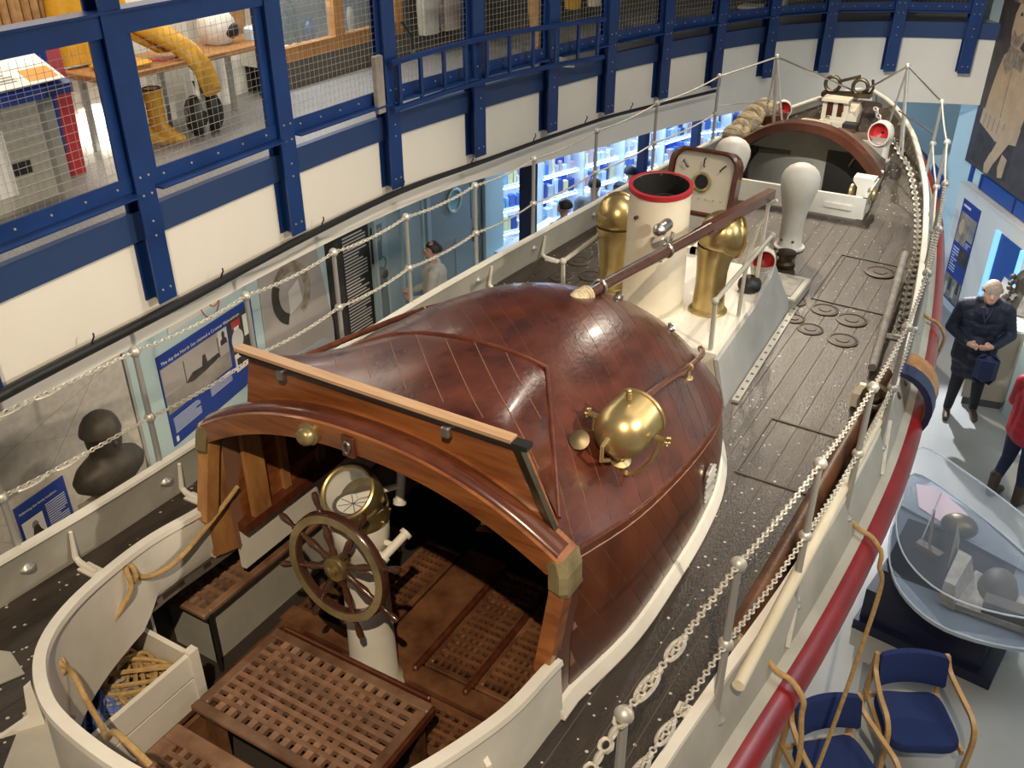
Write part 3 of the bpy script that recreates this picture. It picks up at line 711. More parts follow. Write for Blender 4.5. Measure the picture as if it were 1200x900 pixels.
for k in range(7):
    xs = HL+.02+k*.19; P = []
    for j in range(14):
        yv = 3.36-j*.05; xv = xs+(3.36-yv)/.95-.30
        if HL+.03 < xv < HR+.1 and HY+.02 < yv:
            f = min(1, max(0, (xv-HL)/(HR-HL))); i0 = f*16; i1 = min(15, int(i0)); best = None
            ra, rb_ = rows[i1], rows[i1+1]
            pts_ = [u.lerp(v, i0-i1) for u, v in zip(ra, rb_)]
            for u, v in zip(pts_, pts_[1:]):
                if (u.y-yv)*(v.y-yv) <= 0: best = u.lerp(v, (yv-u.y)/(v.y-u.y) if v.y != u.y else 0)
            if best: P.append(best+Vector((0, 0, .0005)))
    if len(P) > 1: MB().tube(P, .0022, 4).build('hood_seam', 'seam_brown', roof)
for a, b in ((A_, B_), (B_, C_), (C_, D_)):
    pth = [onroof(a[0]+(b[0]-a[0])*t/10, a[1]+(b[1]-a[1])*t/10, .008) for t in range(11)]
    MB().tube(pth, .011, 8).build('hood_trim', 'mahogany_trim', roof, True)
XA, XB = -.76, .88
def btop(x): 
    if x < HL: return onroof(XA, HY, -.01).z+(hz(HL)-onroof(XA, HY, -.01).z)*(x-XA)/(HL-XA)
    if x > HR: return onroof(XB, HY, -.01).z+(hz(HR)-onroof(XB, HY, -.01).z)*(XB-x)/(XB-HR)
    return hz(x)
bxs_ = [XA, HL-.04]+[HL+(HR-HL)*i/18 for i in range(19)]+[HR+.05, HR+.10, XB]
lo = [onroof(x, HY, -.02) for x in bxs_]
hb = MB(); hb.loft([[Vector((p.x, HY-.02, p.z)), Vector((p.x, HY+.02, p.z)), Vector((p.x, HY+.02, max(p.z+.005, btop(p.x)))), Vector((p.x, HY-.02, max(p.z+.005, btop(p.x))))] for p in lo])
hb.build('windscreen_board', 'varnished_oak', roof)
# raised curved inner edge on the board
vp = MB(); vp.bar((HL-.03, HY-.05, hz(HL)+.030), (HR-.02, HY-.02, hz(HR)+.012), .052, .016); tag(vp.build('visor_plank', 'visor_tan', roof), 'pale wooden visor plank')
MB().bar((HL-.02, HY-.035, hz(HL)+.008), (HR+.05, HY-.02, hz(HR)-.002), .05, .022).build('visor_track', 'hose_black', roof)
for f in (.16, .78):
    x = HL+(HR-HL)*f; MB().bbox((x, HY-.06, hz(x)-.03), (.04, .03, .05), .006).build('track_clip', 'steel', roof)
MB().bar((HR+.0, HY-.03, hz(HR)-.0), (XB, HY-.03, onroof(XB, HY).z+.01), .03, .03, (0, 1, 0)).build('hood_end_strap', 'bronze', roof)
MB().sphere((.80, 2.78, 3.50), (.06, .09, .05)).build('hood_end_cap', 'brass_dull', roof, True)
# beam fittings
k = MB(); k.lathe([(.055, 0), (.055, .012), (.042, .02), (.040, .045), (.026, .058), (.002, .06)], 12, T(-.25, RY0-.085, 3.685) @ R(90, 'X')); k.build('deck_socket', 'brass_dull', roof, True)
k = MB(); k.bbox((-.03, RY0-.092, 3.695), (.07, .02, .105), .006); kk = k.build('latch_plate', 'mahogany_trim', roof); MB().torus((-.03, RY0-.106, 3.695), .016, .006, R(90, 'X'), sy=1.8).build('latch', 'steel', roof, True)
# hand rails along the roof
for nm, pr in (('port', [(-.86, 3.1), (-.86, 3.6), (-.82, 4.1), (-.74, 4.55), (-.66, 4.85)]), ('stb', [(.80, 3.55), (.80, 3.9), (.79, 4.3), (.72, 4.72), (.66, 4.88)])):
    P = [onroof(x, y, .07) for x, y in pr]
    hr = MB().tube(spline(P, 5), .017, 8).build('hand_rail', 'mahogany_trim', roof, True)
    for i in range(0, len(P), 2 if len(P) > 4 else 1):
        q = onroof(pr[i][0], pr[i][1], 0); m = MB(); m.cyl(q, P[i], .009); m.lathe([(.028, 0), (.024, .008), (.002, .01)], 12, T(*q)); m.torus(P[i], .018, .006, R(90, 'X')); m.build('rail_bracket', 'brass_dull', roof, True)
# roof studs
for x, y in ((.22, 4.6), (.50, 4.75), (-.30, 4.85)):
    q = onroof(x, y); MB().lathe([(.028, 0), (.03, .015), (.014, .02), (.018, .04), (.002, .045)], 12, T(*q)).build('roof_stud', 'steel', roof, True)
# louvred vent on the starboard side
vy = 4.05; q = sidep(vy, .52, 1, .006); vt_ = basis(q, (0, 1, 0), (0, 0, 1), (1, 0, 0))
v = MB(); v.torus(q, .10, .010, Matrix(((0, 0, 1), (.8, 0, 0), (0, 1.25, 0))).to_4x4() if 0 else (basis((0, 0, 0), (0, .72, 0), (0, 0, 1.3), (1, 0, 0))), 28)
ve = MB(); ve.prism([(.075*math.cos(t), .125*math.sin(t)) for t in [2*PI*i/28 for i in range(28)]], .012, vt_); vo_ = ve.build('side_vent', 'steel', roof, True)
for i in range(6):
    z = -.09+i*.036; w = .075*math.sqrt(max(0, 1-(z/.125)**2))*.85
    MB().tube([vt_ @ Vector((-w, z-.012, .012)), vt_ @ Vector((w, z+.012, .018))], .008, 6).build('louvre', 'galvanised', roof, True)
# inside lining, port: frames and panels
for y, m_, w in ((2.72, 'honey_wood', .12), (2.95, 'honey_wood', .05), (3.24, 'honey_wood', .06), (3.55, 'honey_wood', .07)):
    a = ROOF['ws'](y)-.055; MB().bx(-a-.0, -a+.03, y-w/2, y+w/2, 2.80, ROOF['zs'](y)-.02).build('lining_frame', m_, roof)
MB().bx(-.98, -.955, 2.98, 3.21, 2.93, 3.24).build('lining_panel', 'mahogany_trim', roof)
MB().bx(-.985, -.965, 2.60, 4.4, 2.80, 3.25).build('lining_board', 'varnished_oak', roof)
MB().bx(-.985, -.90, 2.58, 4.4, 2.775, 2.83).build('lining_rail', 'mahogany_trim', roof)
MB().bx(-.99, -.955, 2.58, 4.4, 2.52, 2.775).build('coaming_inner', 'boat_white', roof)
MB().bx(.955, .99, 2.62, 4.4, 2.40, 2.80).build('coaming_inner', 'mahogany_side', roof)
# bell-mouthed tube hanging under the roof
hb = MB(); hb.cyl((.40, 2.86, 3.30), (.42, 2.80, 3.22), .022, 12); hb.lathe([(.024, 0), (.038, .02), (.042, .03), (.030, .03), (.02, .012)], 16, align((.42, 2.80, 3.225), (.25, -.75, -1)), True); hb.tube([(.40, 2.86, 3.30), (.38, 2.9, 3.5), (.38, 2.95, 3.7)], .008, 6); hb.build('voice_pipe', 'brass', roof, True)
# ---- searchlight on the starboard side
bp = onroof(.865, 3.21)
piv = Vector((.93, 3.17, 3.47))
cdir = Vector((.10, 1.0, .12)).normalized()          # beam axis, pointing forward
ctr = Vector((.89, 3.23, 3.665))
m = MB(); L = align(ctr, cdir)
m.lathe([(.002, -.150), (.045, -.145), (.09, -.122), (.118, -.078), (.128, -.03), (.128, .09), (.135, .092), (.135, .106), (.128, .108)], 32, L, False); sl = tag(m.build('searchlight', 'brass', boat, True), 'polished brass searchlight on a yoke at the shelter side')
m = MB(); m.lathe([(.062, 0), (.062, .012), (.035, .02), (.022, .05), (.018, .12), (.024, .14), (.002, .15)], 16, align(bp, (.45, -.1, 1))); m.build('base', 'brass', sl, True)
m = MB(); m.lathe([(.128, .10), (.002, .12)], 32, L, False); m.build('front_glass', 'compass_glass', sl, True)
side = L.to_3x3() @ Vector((1, 0, 0)); upv = L.to_3x3() @ Vector((0, 1, 0))
yk = MB(); pth = [ctr+side*.165]
for a in range(0, 181, 15):
    t = math.radians(a); pth.append(ctr+side*.165*math.cos(t)-Vector((0, 0, 1))*.21*math.sin(t)-cdir*.05*math.sin(t))
yk.tube(pth, .010, 8); yk.cyl(pth[7], piv, .012); yk.build('yoke', 'brass', sl, True)
for s in (-1, 1):
    m = MB(); p = ctr+side*.145*s; m.cyl(p, p+side*.05*s, .014, 10); q = p+side*.055*s
    for j in range(5): m.sphere(q+upv*.018*math.cos(j*2*PI/5)+cdir*.018*math.sin(j*2*PI/5), .010, 8, 6)
    m.build('clamp_knob', 'brass', sl, True)
m = MB(); p = ctr-cdir*.15-Vector((0, 0, 1))*.02
m.tube([p+upv*.06, p-cdir*.05+upv*.05, p-cdir*.06-upv*.02, p-upv*.06], .010, 8); m.build('back_handle', 'brass', sl, True)
m = MB(); m.cyl(ctr+upv*.14+cdir*.02, ctr+upv*.175+cdir*.02, .012, 10); m.sphere(ctr+upv*.18+cdir*.02, .014, 8, 6); m.build('top_knob', 'brass', sl, True)
m = MB(); m.lathe([(.028, 0), (.045, .02), (.045, .03), (.02, .035), (.002, .036)], 14, align(onroof(.74, 3.08, .02), (.2, -.7, .7))); m.build('roof_lamp', 'bronze', roof, True)
# ---- steering pedestal, compass binnacle, wheel
px, py = -.205, 2.67
ped = MB(); ped.lathe([(.155, 2.0), (.15, 2.03), (.125, 2.06), (.117, 2.5), (.112, 2.85), (.115, 2.93), (.14, 2.97), (.142, 3.10), (.135, 3.115)], 28, T(px, py, 0))
pedo = tag(ped.build('steering_pedestal', 'boat_white', boat, True), 'white painted steering pedestal')
bz = 3.115
bn = MB(); bn.lathe([(.148, bz), (.150, bz+.02), (.143, bz+.03), (.146, bz+.06), (.142, bz+.085)], 28, T(px, py, 0), False)
bino = tag(bn.build('compass_hood', 'brass', boat, True), 'domed brass compass binnacle with a tilted round window')
wdir = Vector((.05, -.62, .78)).normalized(); wc = Vector((px+.0, py-.045, bz+.165)); WL = align(wc, wdir)
m = MB(); m.lathe([(.095, -.17), (.125, -.125), (.142, -.06), (.146, 0), (.138, .022)], 28, Matrix.Translation(wc) @ (align((0, 0, 0), wdir)).to_4x4() if 0 else WL, False)
m.build('hood_collar', 'brass', bino, True)
m = MB(); m.torus((0, 0, 0), .125, .013, None, 32, 8); m.build('window_rim', 'brass', bino, True, WL @ T(0, 0, .022)); 
m = MB(); m.lathe([(.124, .018), (.002, .020)], 28, WL, False); m.build('window_glass', 'compass_glass', bino, True)
m = MB(); m.lathe([(.126, .015), (.124, -.05), (.112, -.12)], 28, WL, False); m.lathe([(.128, bz+.055), (.002, bz+.056)], 24, T(px, py-.01, 0), False); m.build('compass_bowl', 'print_white', bino, True)
m = MB(); m.lathe([(.085, 0), (.085, .006), (.002, .007)], 24, T(px, py-.03, bz+.085)); cd = m.build('compass_card', 'print_white', bino)
m = MB(); m.torus((px, py-.03, bz+.09), .088, .010); m.build('card_ring', 'photo_dark', bino, True)
for a in (0, 45, 90, 135):
    d = Vector((math.cos(math.radians(a)), math.sin(math.radians(a)), 0)); p = Vector((px, py-.03, bz+.0935)); MB().bar(p-d*.07, p+d*.07, .004, .001).build('card_mark', 'photo_dark', bino)
for a in range(0, 360, 40):
    t = math.radians(a); MB().sphere((px+.148*math.cos(t), py+.148*math.sin(t), bz+.022), .008, 8, 6).build('hood_screw', 'brass', bino, True)
for p0, p1 in (((px+.17, py-.06, 2.97), (px+.21, py+.09, 3.04)), ((px-.19, py-.06, 3.10), (px-.15, py+.05, 3.14)), ((px+.13, py+.15, 3.14), (px+.12, py+.20, 3.32))):
    m = MB(); a, b = Vector(p0), Vector(p1); d = (b-a).normalized(); m.cyl(a, b, .022, 12); m.cyl(a, a+d*.02, .032, 14); m.cyl(b-d*.02, b, .032, 14); m.cyl(a.lerp(b, .5), Vector((px, py, a.lerp(b, .5).z)), .015, 8); m.build('lamp_tube', 'boat_white', pedo, True)
MB().cyl((px+.12, py+.20, 3.30), (px+.12, py+.22, 3.70), .03, 12).build('shelter_pillar', 'boat_white', boat, True)
# wheel
wcn = Vector((-.165, 2.45, 2.985)); tilt = R(-6, 'X')
WLm = Matrix.Translation(wcn) @ tilt @ R(90, 'X')          # local xy = wheel plane, z = aft
wh = MB(); wh.torus((0, 0, 0), .252, .001, None, 4, 4)
rim = MB(); secs = []
for i in range(49):
    t = 2*PI*i/48; secs.append([Vector((r*math.cos(t), r*math.sin(t), z)) for r, z in ((.232, -.018), (.232, .018), (.240, .024), (.270, .024), (.280, .014), (.283, -.012), (.272, -.022), (.240, -.022))])
rim.loft(secs, True, False)
whl = tag(rim.build('steering_wheel', 'wheel_wood', boat, True, WLm), 'eight-spoked wooden steering wheel with brass facing')
fc = MB(); secs = [[Vector((r*math.cos(t), r*math.sin(t), z)) for r, z in ((.236, .0245), (.236, .028), (.274, .028), (.274, .0245))] for t in [2*PI*i/48 for i in range(49)]]
fc.loft(secs, True, False).build('brass_face', 'brass_dull', whl, True, WLm)
sm = MB().lathe([(.016, .05), (.019, .08), (.013, .10), (.018, .14), (.020, .17), (.012, .20), (.014, .235)], 12, R(90, 'Y')).mesh('spoke', 'wheel_wood', True)
hm = MB().lathe([(.013, .275), (.016, .285), (.010, .295), (.015, .325), (.018, .355), (.013, .375), (.002, .380)], 12, R(90, 'Y')).mesh('handle', 'wheel_wood', True)
spm = sm
for k in range(8):
    a = R(k*45+20, 'Z'); inst('spoke', spm, whl, WLm @ a); inst('handle', hm, whl, WLm @ a)
hb = MB(); hb.lathe([(.03, -.03), (.062, -.02), (.065, .02), (.058, .034), (.03, .038), (.026, .055), (.016, .06), (.002, .062)], 24); hb.build('hub', 'brass', whl, True, WLm)
MB().cyl(wcn, (px, py-.08, 2.97), .028, 14).build('wheel_shaft', 'bronze', whl, True)
# ================================================================== DECK GEAR (parts of the lifeboat)
# ---- stanchions and guard chains
SY = [1.78, 2.66, 3.52, 4.36, 5.18, 6.05, 6.88, 7.86, 8.90, 10.03]
def chain_mesh(mb, pts, link=.030, r=.0036, w=.0095, n=8, m=4):
    P = [Vector(p) for p in pts]; acc = 0; k = 0
    L = sum((b-a).length for a, b in zip(P, P[1:])); cnt = int(L/(link*.72)); d = 0; i = 0; run = 0
    for c in range(cnt):
        t = (c+.5)/cnt*L
        while i < len(P)-2 and run+(P[i+1]-P[i]).length < t: run += (P[i+1]-P[i]).length; i += 1
        e = (P[i+1]-P[i]); f = (t-run)/max(e.length, 1e-6); p = P[i]+e*f
        a, b = frame_from(e); 
        if c % 2: a, b = b, a
        u = e.normalized(); hl = link/2-r
        q = [p+u*hl*math.cos(2*PI*j/n)+a*w*math.sin(2*PI*j/n) for j in range(n)]
        mb.tube(q, r, m, closed=True)
    return mb
stm = {}
def stanchion(x, y, zb, zt_, par, m='stanchion_grey', r=.0150):
    mb = MB(); mb.lathe([(.045, zb), (.045, zb+.012), (.026, zb+.03), (r*1.15, zb+.05), (r, zt_-.05), (r, zt_)], 12, T(x, y, 0)); s = mb.build('stanchion', m, par, True)
    for z in (zt_+.012, zb+(zt_-zb)*.52):
        MB().sphere((x, y, z), .030, 12, 8).build('stanchion_ball', 'galvanised', s, True)
        MB().torus((x, y, z), .022, .010, R(90, 'X'), 14, 6).build('chain_eye', 'chain_paint', s, True)
    return zb+(zt_-zb)*.52, zt_+.012
for sgn in (1, -1):
    top = []; low = []
    for y in SY:
        x = sgn*(h(y)+.03); zb = zt(y)-.13; zt_ = 3.50+.010*(y-6.0)**2
        lo, hi = stanchion(x, y, zb, zt_, boat); top.append((x, y, hi)); low.append((x, y, lo))
    for nm, pp in (('t', top), ('l', low)):
        pts = []
        for a, b in zip(pp, pp[1:]):
            for j in range(6):
                t = j/6; pts.append((a[0]+(b[0]-a[0])*t, a[1]+(b[1]-a[1])*t, a[2]+(b[2]-a[2])*t-.026*4*t*(1-t)*(1 if a[1] > 2 else .3)))
        pts.append(pp[-1])
        near = [p for p in pts if p[1] < (7.9 if sgn > 0 else 6.2)]; far = pts[len(near)-1:]
        mb = MB(); chain_mesh(mb, near, .034 if sgn > 0 else .036, .0042, .0105); mb.tube(far, .008, 6)
        tag(mb.build('guard_chain', 'chain_paint', boat, 60), None)
        # bottle screws and shackles aft of the first stanchion
        a = Vector(pp[0]); b = Vector(pp[1]); d = (b-a).normalized()
        for off, L in ((.10, .12), (.30, .10)):
            m = MB(); p = a+d*(off+.05)-Vector((0, 0, .012)); u, v = frame_from(d)
            q = [p+d*L*math.cos(t)*.6+u*.018*math.sin(t) for t in [2*PI*i/16 for i in range(16)]]; m.tube(q, .0075, 6, closed=True); m.cyl(p+d*L*.55, p+d*L*.75, .013, 8); m.build('bottle_screw', 'chain_paint', boat, True)
    # chain tail going aft to the deck
    a = Vector(top[0]); b = Vector((sgn*h(.6), .6, zt(.6)+.05))
    pts = [a.lerp(b, j/6) for j in range(7)]; m = MB(); chain_mesh(m, pts, .055, .0075, .018); m.build('chain_tail', 'chain_paint', boat, 60)
# ---- engine casing with funnel
cz = 2.93; cas = MB()
prof = [(-.60, 5.40), (.60, 5.40), (.54, 6.95), (-.54, 6.95)]
cas.hexa([(x*1.08, y, zd(y)-.02) for x, y in prof]+[(x, y, cz) for x, y in prof])
caso = cas.build('engine_casing', 'boat_white', boat)
for s in (1, -1):
    # grey outer cheek plate with sloped forward end
    m = MB(); z0 = zd(6, .7)
    poly = [(5.35, z0-.01), (7.15, z0-.01), (6.98, z0+.20), (6.82, z0+.47), (6.70, z0+.42), (6.2, z0+.36), (5.35, z0+.34)]
    lo = [Vector((s*(.72-.10*(z-z0)/.4-.06*(y-5.3)/1.8), y, z)) for y, z in poly]; m.loft([lo, [p-Vector((s*.03, 0, 0)) for p in lo]]); ck = m.build('casing_cheek', 'casing_grey', boat)
    m = MB(); m.bar((s*.755, 5.45, z0+.012), (s*.69, 7.12, z0+.012), .05, .018); m.build('foot_strip', 'boat_grey', ck)
    for k in range(14):
        y = 5.5+k*.12; MB().cyl((s*(.755-.039*(y-5.45)), y, z0+.02), (s*(.755-.039*(y-5.45)), y, z0+.0245), .012, 8).build('strip_hole', 'hose_black', ck)
    # hand rail on the casing
    pth = [(s*.545, 5.44, 2.94), (s*.545, 5.42, 3.30), (s*.535, 6.06, 3.31), (s*.53, 6.68, 3.32), (s*.52, 6.80, 2.95)]
    if s < 0: pth = [(-.60, 5.50, 2.94), (-.60, 5.48, 3.31), (-.59, 6.04, 3.32), (-.58, 6.10, 2.95)]
    rr = MB().tube(pth, .017, 8).build('casing_rail', 'boat_grey', boat, True)
    if s > 0: MB().cyl((s*.535, 6.06, 3.31), (s*.54, 6.02, 2.94), .014, 8).build('rail_post', 'boat_grey', rr, True)
    for p in pth[1:-1]: MB().sphere(p, .026, 10, 7).build('rail_ball', 'boat_grey', rr, True)
fx, fy = -.06, 5.86
fb_, ft_ = Vector((fx, fy, cz-.01)), Vector((fx+.035, fy-.10, 3.885))
FL = align(fb_, ft_-fb_); Lf = (ft_-fb_).length
fo = MB().lathe([(.245, 0), (.245, .02), (.222, .04), (.215, .5), (.205, Lf), (.190, Lf), (.190, Lf-.28)], 40, FL, False).build('funnel', 'cream', boat, True); tag(fo, 'tall cream funnel with red lip and sooty black inside')
MB().lathe([(.206, Lf-.035), (.216, Lf-.03), (.217, Lf+.002), (.190, Lf+.002), (.190, Lf-.005)], 40, FL, False).build('funnel_lip', 'dark_red', fo, True)
MB().lathe([(.1895, Lf-.004), (.189, Lf-.16), (.002, Lf-.16)], 32, FL, False).build('funnel_liner', 'soot', fo, True)
m = MB(); m.lathe([(.075, Lf-.158), (.075, Lf-.10), (.06, Lf-.10), (.06, Lf-.15), (.002, Lf-.15)], 20, FL @ T(.02, .03, 0)); m.build('exhaust_pipe', 'soot', fo, True)
for a, z in ((150, .52), (200, .80), (-40, .35)):
    t = math.radians(a); p = FL @ Vector((.212*math.cos(t), .212*math.sin(t), z)); q = FL @ Vector((.235*math.cos(t), .235*math.sin(t), z)); MB().cyl(p, q, .012, 10).build('funnel_bolt', 'bronze', fo, True)
# ---- cowl ventilators
def cowl(nm, x, y, z, ht, r, R_, head_dir, matn, label, mouth='red_paint', par=boat, collar=True):
    """stem that swells into a bulb; the mouth opens along head_dir"""
    d = Vector(head_dir).normalized(); up = Vector((0, 0, 1)); side = up.cross(d).normalized(); base = Vector((x, y, z)); n = 24; mb = MB(); TT = [2*PI*i/n for i in range(n)]
    secs = []
    for f, k, o in ((0, 1.10, 0), (.05, 1.10, 0), (.06, 1.0, 0), (.30, .93, 0), (.45, .95, 0), (.53, 1.02, .02), (.60, 1.10, .06), (.66, 1.22, .12), (.71, 1.28, .17)):
        secs.append([base+up*ht*f+d*o*R_+(d*math.cos(t)+side*math.sin(t))*r*k for t in TT])
    mb.loft(secs, True, False)
    cen = base+up*(ht*.80)+d*R_*.28; e = (d+up*-.06).normalized(); u2 = side.cross(e).normalized()*-1
    if u2.z < 0: u2 = -u2
    secs = []
    for a in range(0, 121, 10):
        t0 = math.radians(a); ax = -math.cos(t0)*R_; rr = max(.002, math.sin(t0)*R_)
        secs.append([cen+e*ax+(side*math.cos(t)+u2*math.sin(t)*1.08)*rr for t in TT])
    secs.append([cen+e*R_*.62+(side*math.cos(t)+u2*math.sin(t)*1.08)*R_*.90 for t in TT])
    mb.loft(secs, True, False); o = mb.build(nm, matn, par, True); tag(o, label)
    last = secs[-1]; mc = cen+e*R_*.60
    inn = [last, [mc-e*R_*.5+(side*math.cos(t)+u2*math.sin(t))*R_*.7 for t in TT], [mc-e*R_*.75+(side*math.cos(t)+u2*math.sin(t))*R_*.1 for t in TT]]
    MB().loft(inn, True, False).build('cowl_mouth', mouth, o, True)
    MB().tube(last, R_*.06, 6, closed=True).build('cowl_rim', matn, o, True)
    if collar: MB().lathe([(r*1.22, z), (r*1.22, z+.02), (r*1.12, z+.03)], 24, T(x, y, 0), False).build('cowl_collar', matn, o, True)
    return o
def pear_cowl(x, y, z, ht, R_, head_dir, label):
    """smooth white pear-shaped cowl, mouth on the far side"""
    d = Vector(head_dir).normalized(); up = Vector((0, 0, 1)); side = up.cross(d).normalized(); base = Vector((x, y, z)); n = 28; TT = [2*PI*i/n for i in range(n)]; secs = []
    for f, k, o in ((0, .68, 0), (.03, .68, 0), (.04, .60, 0), (.20, .58, 0), (.36, .60, .0), (.48, .68, .03), (.58, .80, .08), (.68, .92, .15), (.76, .99, .20), (.84, .97, .22), (.90, .86, .22), (.95, .66, .2), (.985, .38, .18), (1.0, .03, .16)):
        secs.append([base+up*ht*f+d*o*R_+(d*math.cos(t)+side*math.sin(t))*R_*k for t in TT])
    o_ = tag(MB().loft(secs, True, False).build('cowl_ventilator', 'boat_white', boat, 'all'), label)
    c = base+up*ht*.76+d*R_*1.08
    MB().lathe([(R_*.72, -.06), (R_*.74, 0), (R_*.70, .004), (R_*.62, -.05), (.002, -.08)], 24, align(c, d), False).build('cowl_mouth', 'red_paint', o_, True)
    MB().lathe([(R_*.80, z), (R_*.80, z+.018), (R_*.66, z+.03)], 24, T(x, y, 0), False).build('cowl_collar', 'boat_white', o_, True)
    for s_ in (-1, 1): MB().sphere(base+up*.09+(side*.5*s_-d*.85)*R_*.60, .012, 8, 6).build('cowl_bolt', 'hose_black', o_, True)
cowl('cowl_ventilator', .31, 6.02, 2.92, .72, .115, .165, (.75, .75, 0), 'brass', 'brass cowl ventilator on the starboard side of the funnel')
cowl('cowl_ventilator', -.45, 6.02, 2.92, .70, .115, .16, (-.3, .9, 0), 'brass', 'brass cowl ventilator on the port side of the funnel')
pear_cowl(.30, 8.26, zd(8.3), .78, .172, (.05, 1, 0), 'tall white cowl ventilator amidships on the foredeck')
pear_cowl(-.50, 8.75, zd(8.7), .76, .172, (.1, 1, 0), 'white cowl ventilator behind the open hatch lid')
cowl('cowl_ventilator', .47, 6.72, 2.80, .40, .075, .095, (.4, -.9, .0), 'boat_white', 'small white cowl ventilator with a red mouth beside the spar crutch')
cowl('cowl_ventilator', .56, 10.55, zd(10.5), .36, .10, .125, (-.25, -1, .1), 'boat_white', 'white cowl ventilator with a red mouth by the starboard bow rail')
cowl('cowl_ventilator', -.66, 11.05, zd(11), .24, .08, .10, (.3, -1, .1), 'boat_white', 'small cowl ventilator with a red mouth near the port bow rail')
m = MB(); m.lathe([(.09, zd(8.0)), (.09, zd(8)+.03), (.06, zd(8)+.05), (.055, zd(8)+.09), (.085, zd(8)+.10), (.085, zd(8)+.13), (.02, zd(8)+.14)], 20, T(.38, 7.85, 0)); m.build('mooring_bollard', 'bronze', boat, True)
m = MB(); m.bbox((.42, 7.30, zd(7.3)+.03), (.55, .5, .10), .01); m.build('deck_tray', 'boat_grey', boat)
m = MB(); m.bbox((.42, 7.30, zd(7.3)+.083), (.45, .40, .01), .004); m.build('tray_floor', 'wreck_grey', boat)
m = MB(); m.sphere((.46, 6.5, 2.98), (.09, .10, .07)); m.build('black_block', 'rubber_black', boat, True)
# ---- hinged hatch amidships forward
hx0, hx1, hy0, hy1 = -.72, -.14, 6.95, 7.72
m = MB()
for a in ((hx0, hx1, hy0, hy0+.05), (hx0, hx1, hy1-.05, hy1), (hx0, hx0+.05, hy0, hy1), (hx1-.05, hx1, hy0, hy1)): m.bx(a[0], a[1], a[2], a[3], zd(7.3), 2.98)
hc = m.build('hatch_coaming', 'boat_white', boat)
for k in range(3): MB().bx(hx0+.05, hx1-.05, hy0+.12+k*.16, hy0+.16+k*.16, 2.92, 2.95).build('hatch_slat', 'boat_grey', hc)
MB().bx(hx0+.04, hx1-.04, hy0+.04, hy1-.04, zd(7.3)+.005, zd(7.3)+.02).build('hatch_floor', 'panel_black', hc)
HM = T((hx0+hx1)/2, hy1-.01, 2.99) @ R(-14, 'X')           # lid plane: local x = athwart, z = up
lid = MB()
def rr_rect(w, hgt, rad, n=6):
    out = []
    for cx, cy, a0 in ((w/2-rad, hgt-rad, 0), (-w/2+rad, hgt-rad, 90), (-w/2+.02, .02, 180), (w/2-.02, .02, 270)):
        r_ = rad if cy > rad*.9 else .02
        for i in range(n+1): t = math.radians(a0+90*i/n); out.append((cx+r_*math.cos(t), cy+r_*math.sin(t)))
    return out
oo = rr_rect(.62, .56, .14); 
lid.loft([[Vector((x, yv, z)) for x, z in oo] for yv in (0, .14)]); lido = lid.build('hatch_lid', 'mahogany_trim', boat, 30, HM); tag(lido, 'open mahogany hatch lid with a white inside and round port')
ii = rr_rect(.53, .51, .11); MB().loft([[Vector((x, yv, z+.022)) for x, z in ii] for yv in (-.003, .004)]).build('lid_lining', 'cream', lido, False, HM)
m = MB(); secs = [[Vector((x*k, yv, z+.0) if k == 1 else (x*k, yv, .0+(z-.28)*k+.28)) for x, z in oo] for k, yv in ((1, 0), (1.03, -.03), (.97, -.045), (.90, -.03), (.90, 0))]
m.loft(secs, True, False); m.build('lid_rim', 'mahogany_trim', lido, True, HM)
m = MB(); m.torus((0, -.012, .28), .075, .016, R(90, 'X'), 24, 8); m.build('port_ring', 'brass_dull', lido, True, HM)
MB().cyl((0, -.005, .28), (0, -.014, .28), .07, 20).build('port_glass', 'soot', lido, False, HM)
for x, z, a in ((-.17, .42, 40), (.17, .42, -40), (0, .45, 0)):
    d = Vector((math.cos(math.radians(a+90)), 0, math.sin(math.radians(a+90))))*.035; MB().tube([Vector((x, -.005, z))-d, Vector((x, -.03, z))-d*.8, Vector((x, -.03, z))+d*.8, Vector((x, -.005, z))+d], .007, 6).build('lid_clip', 'hose_black', lido, True, HM)
for i in range(7): MB().sphere((-.2+.4*i/6, -.008, .14), .007, 6, 5).build('lid_rivet', 'galvanised', lido, False, HM)
# ---- forward shelter: whaleback with arched aft opening
fz = 2.86
m = MB(); q = [(-.70, 9.12), (.74, 9.20), (.80, 9.30), (.70, 10.1), (-.80, 10.1), (-.80, 9.22)]
lo = [Vector((x, y, zd(y, x)-.02)) for x, y in q]
box_o = MB()
pts2 = [Vector((-.93, 10.2, 0)), Vector((-.86, 9.16, 0)), Vector((.74, 9.20, 0)), Vector((.70, 10.2, 0))]
for a, b in zip(pts2, pts2[1:]):
    t = (b-a).normalized(); n = Vector((-t.y, t.x, 0))*.035
    box_o.hexa([a+Vector((0, 0, zd(a.y)-.03)), b+Vector((0, 0, zd(b.y)-.03)), b+n+Vector((0, 0, zd(b.y)-.03)), a+n+Vector((0, 0, zd(a.y)-.03)), a+Vector((0, 0, fz+.03)), b+Vector((0, 0, fz+.03)), b+n+Vector((0, 0, fz+.03)), a+n+Vector((0, 0, fz+.03))])
fc_ = box_o.build('fore_coaming', 'boat_white', boat)
MB().bx(.36, .62, 9.18, 9.20, zd(9.2)+.07, zd(9.2)+.12).build('coaming_step', 'boat_white', fc_)
WY = 10.0
def wb(y, s):                                  # whaleback surface: lowers and narrows forward
    f = (y-WY)/1.25; w = .80*(1-.42*f**1.5); top = 3.30-.34*f**1.2; base = max(2.87+(zd(y, .5)-2.87)*min(1, f*2.5), zd(y, .5)+.03)
    return Vector((-.11*(1-f)+w*s, y, base+(top-base)*(1-abs(s)**2.3)))
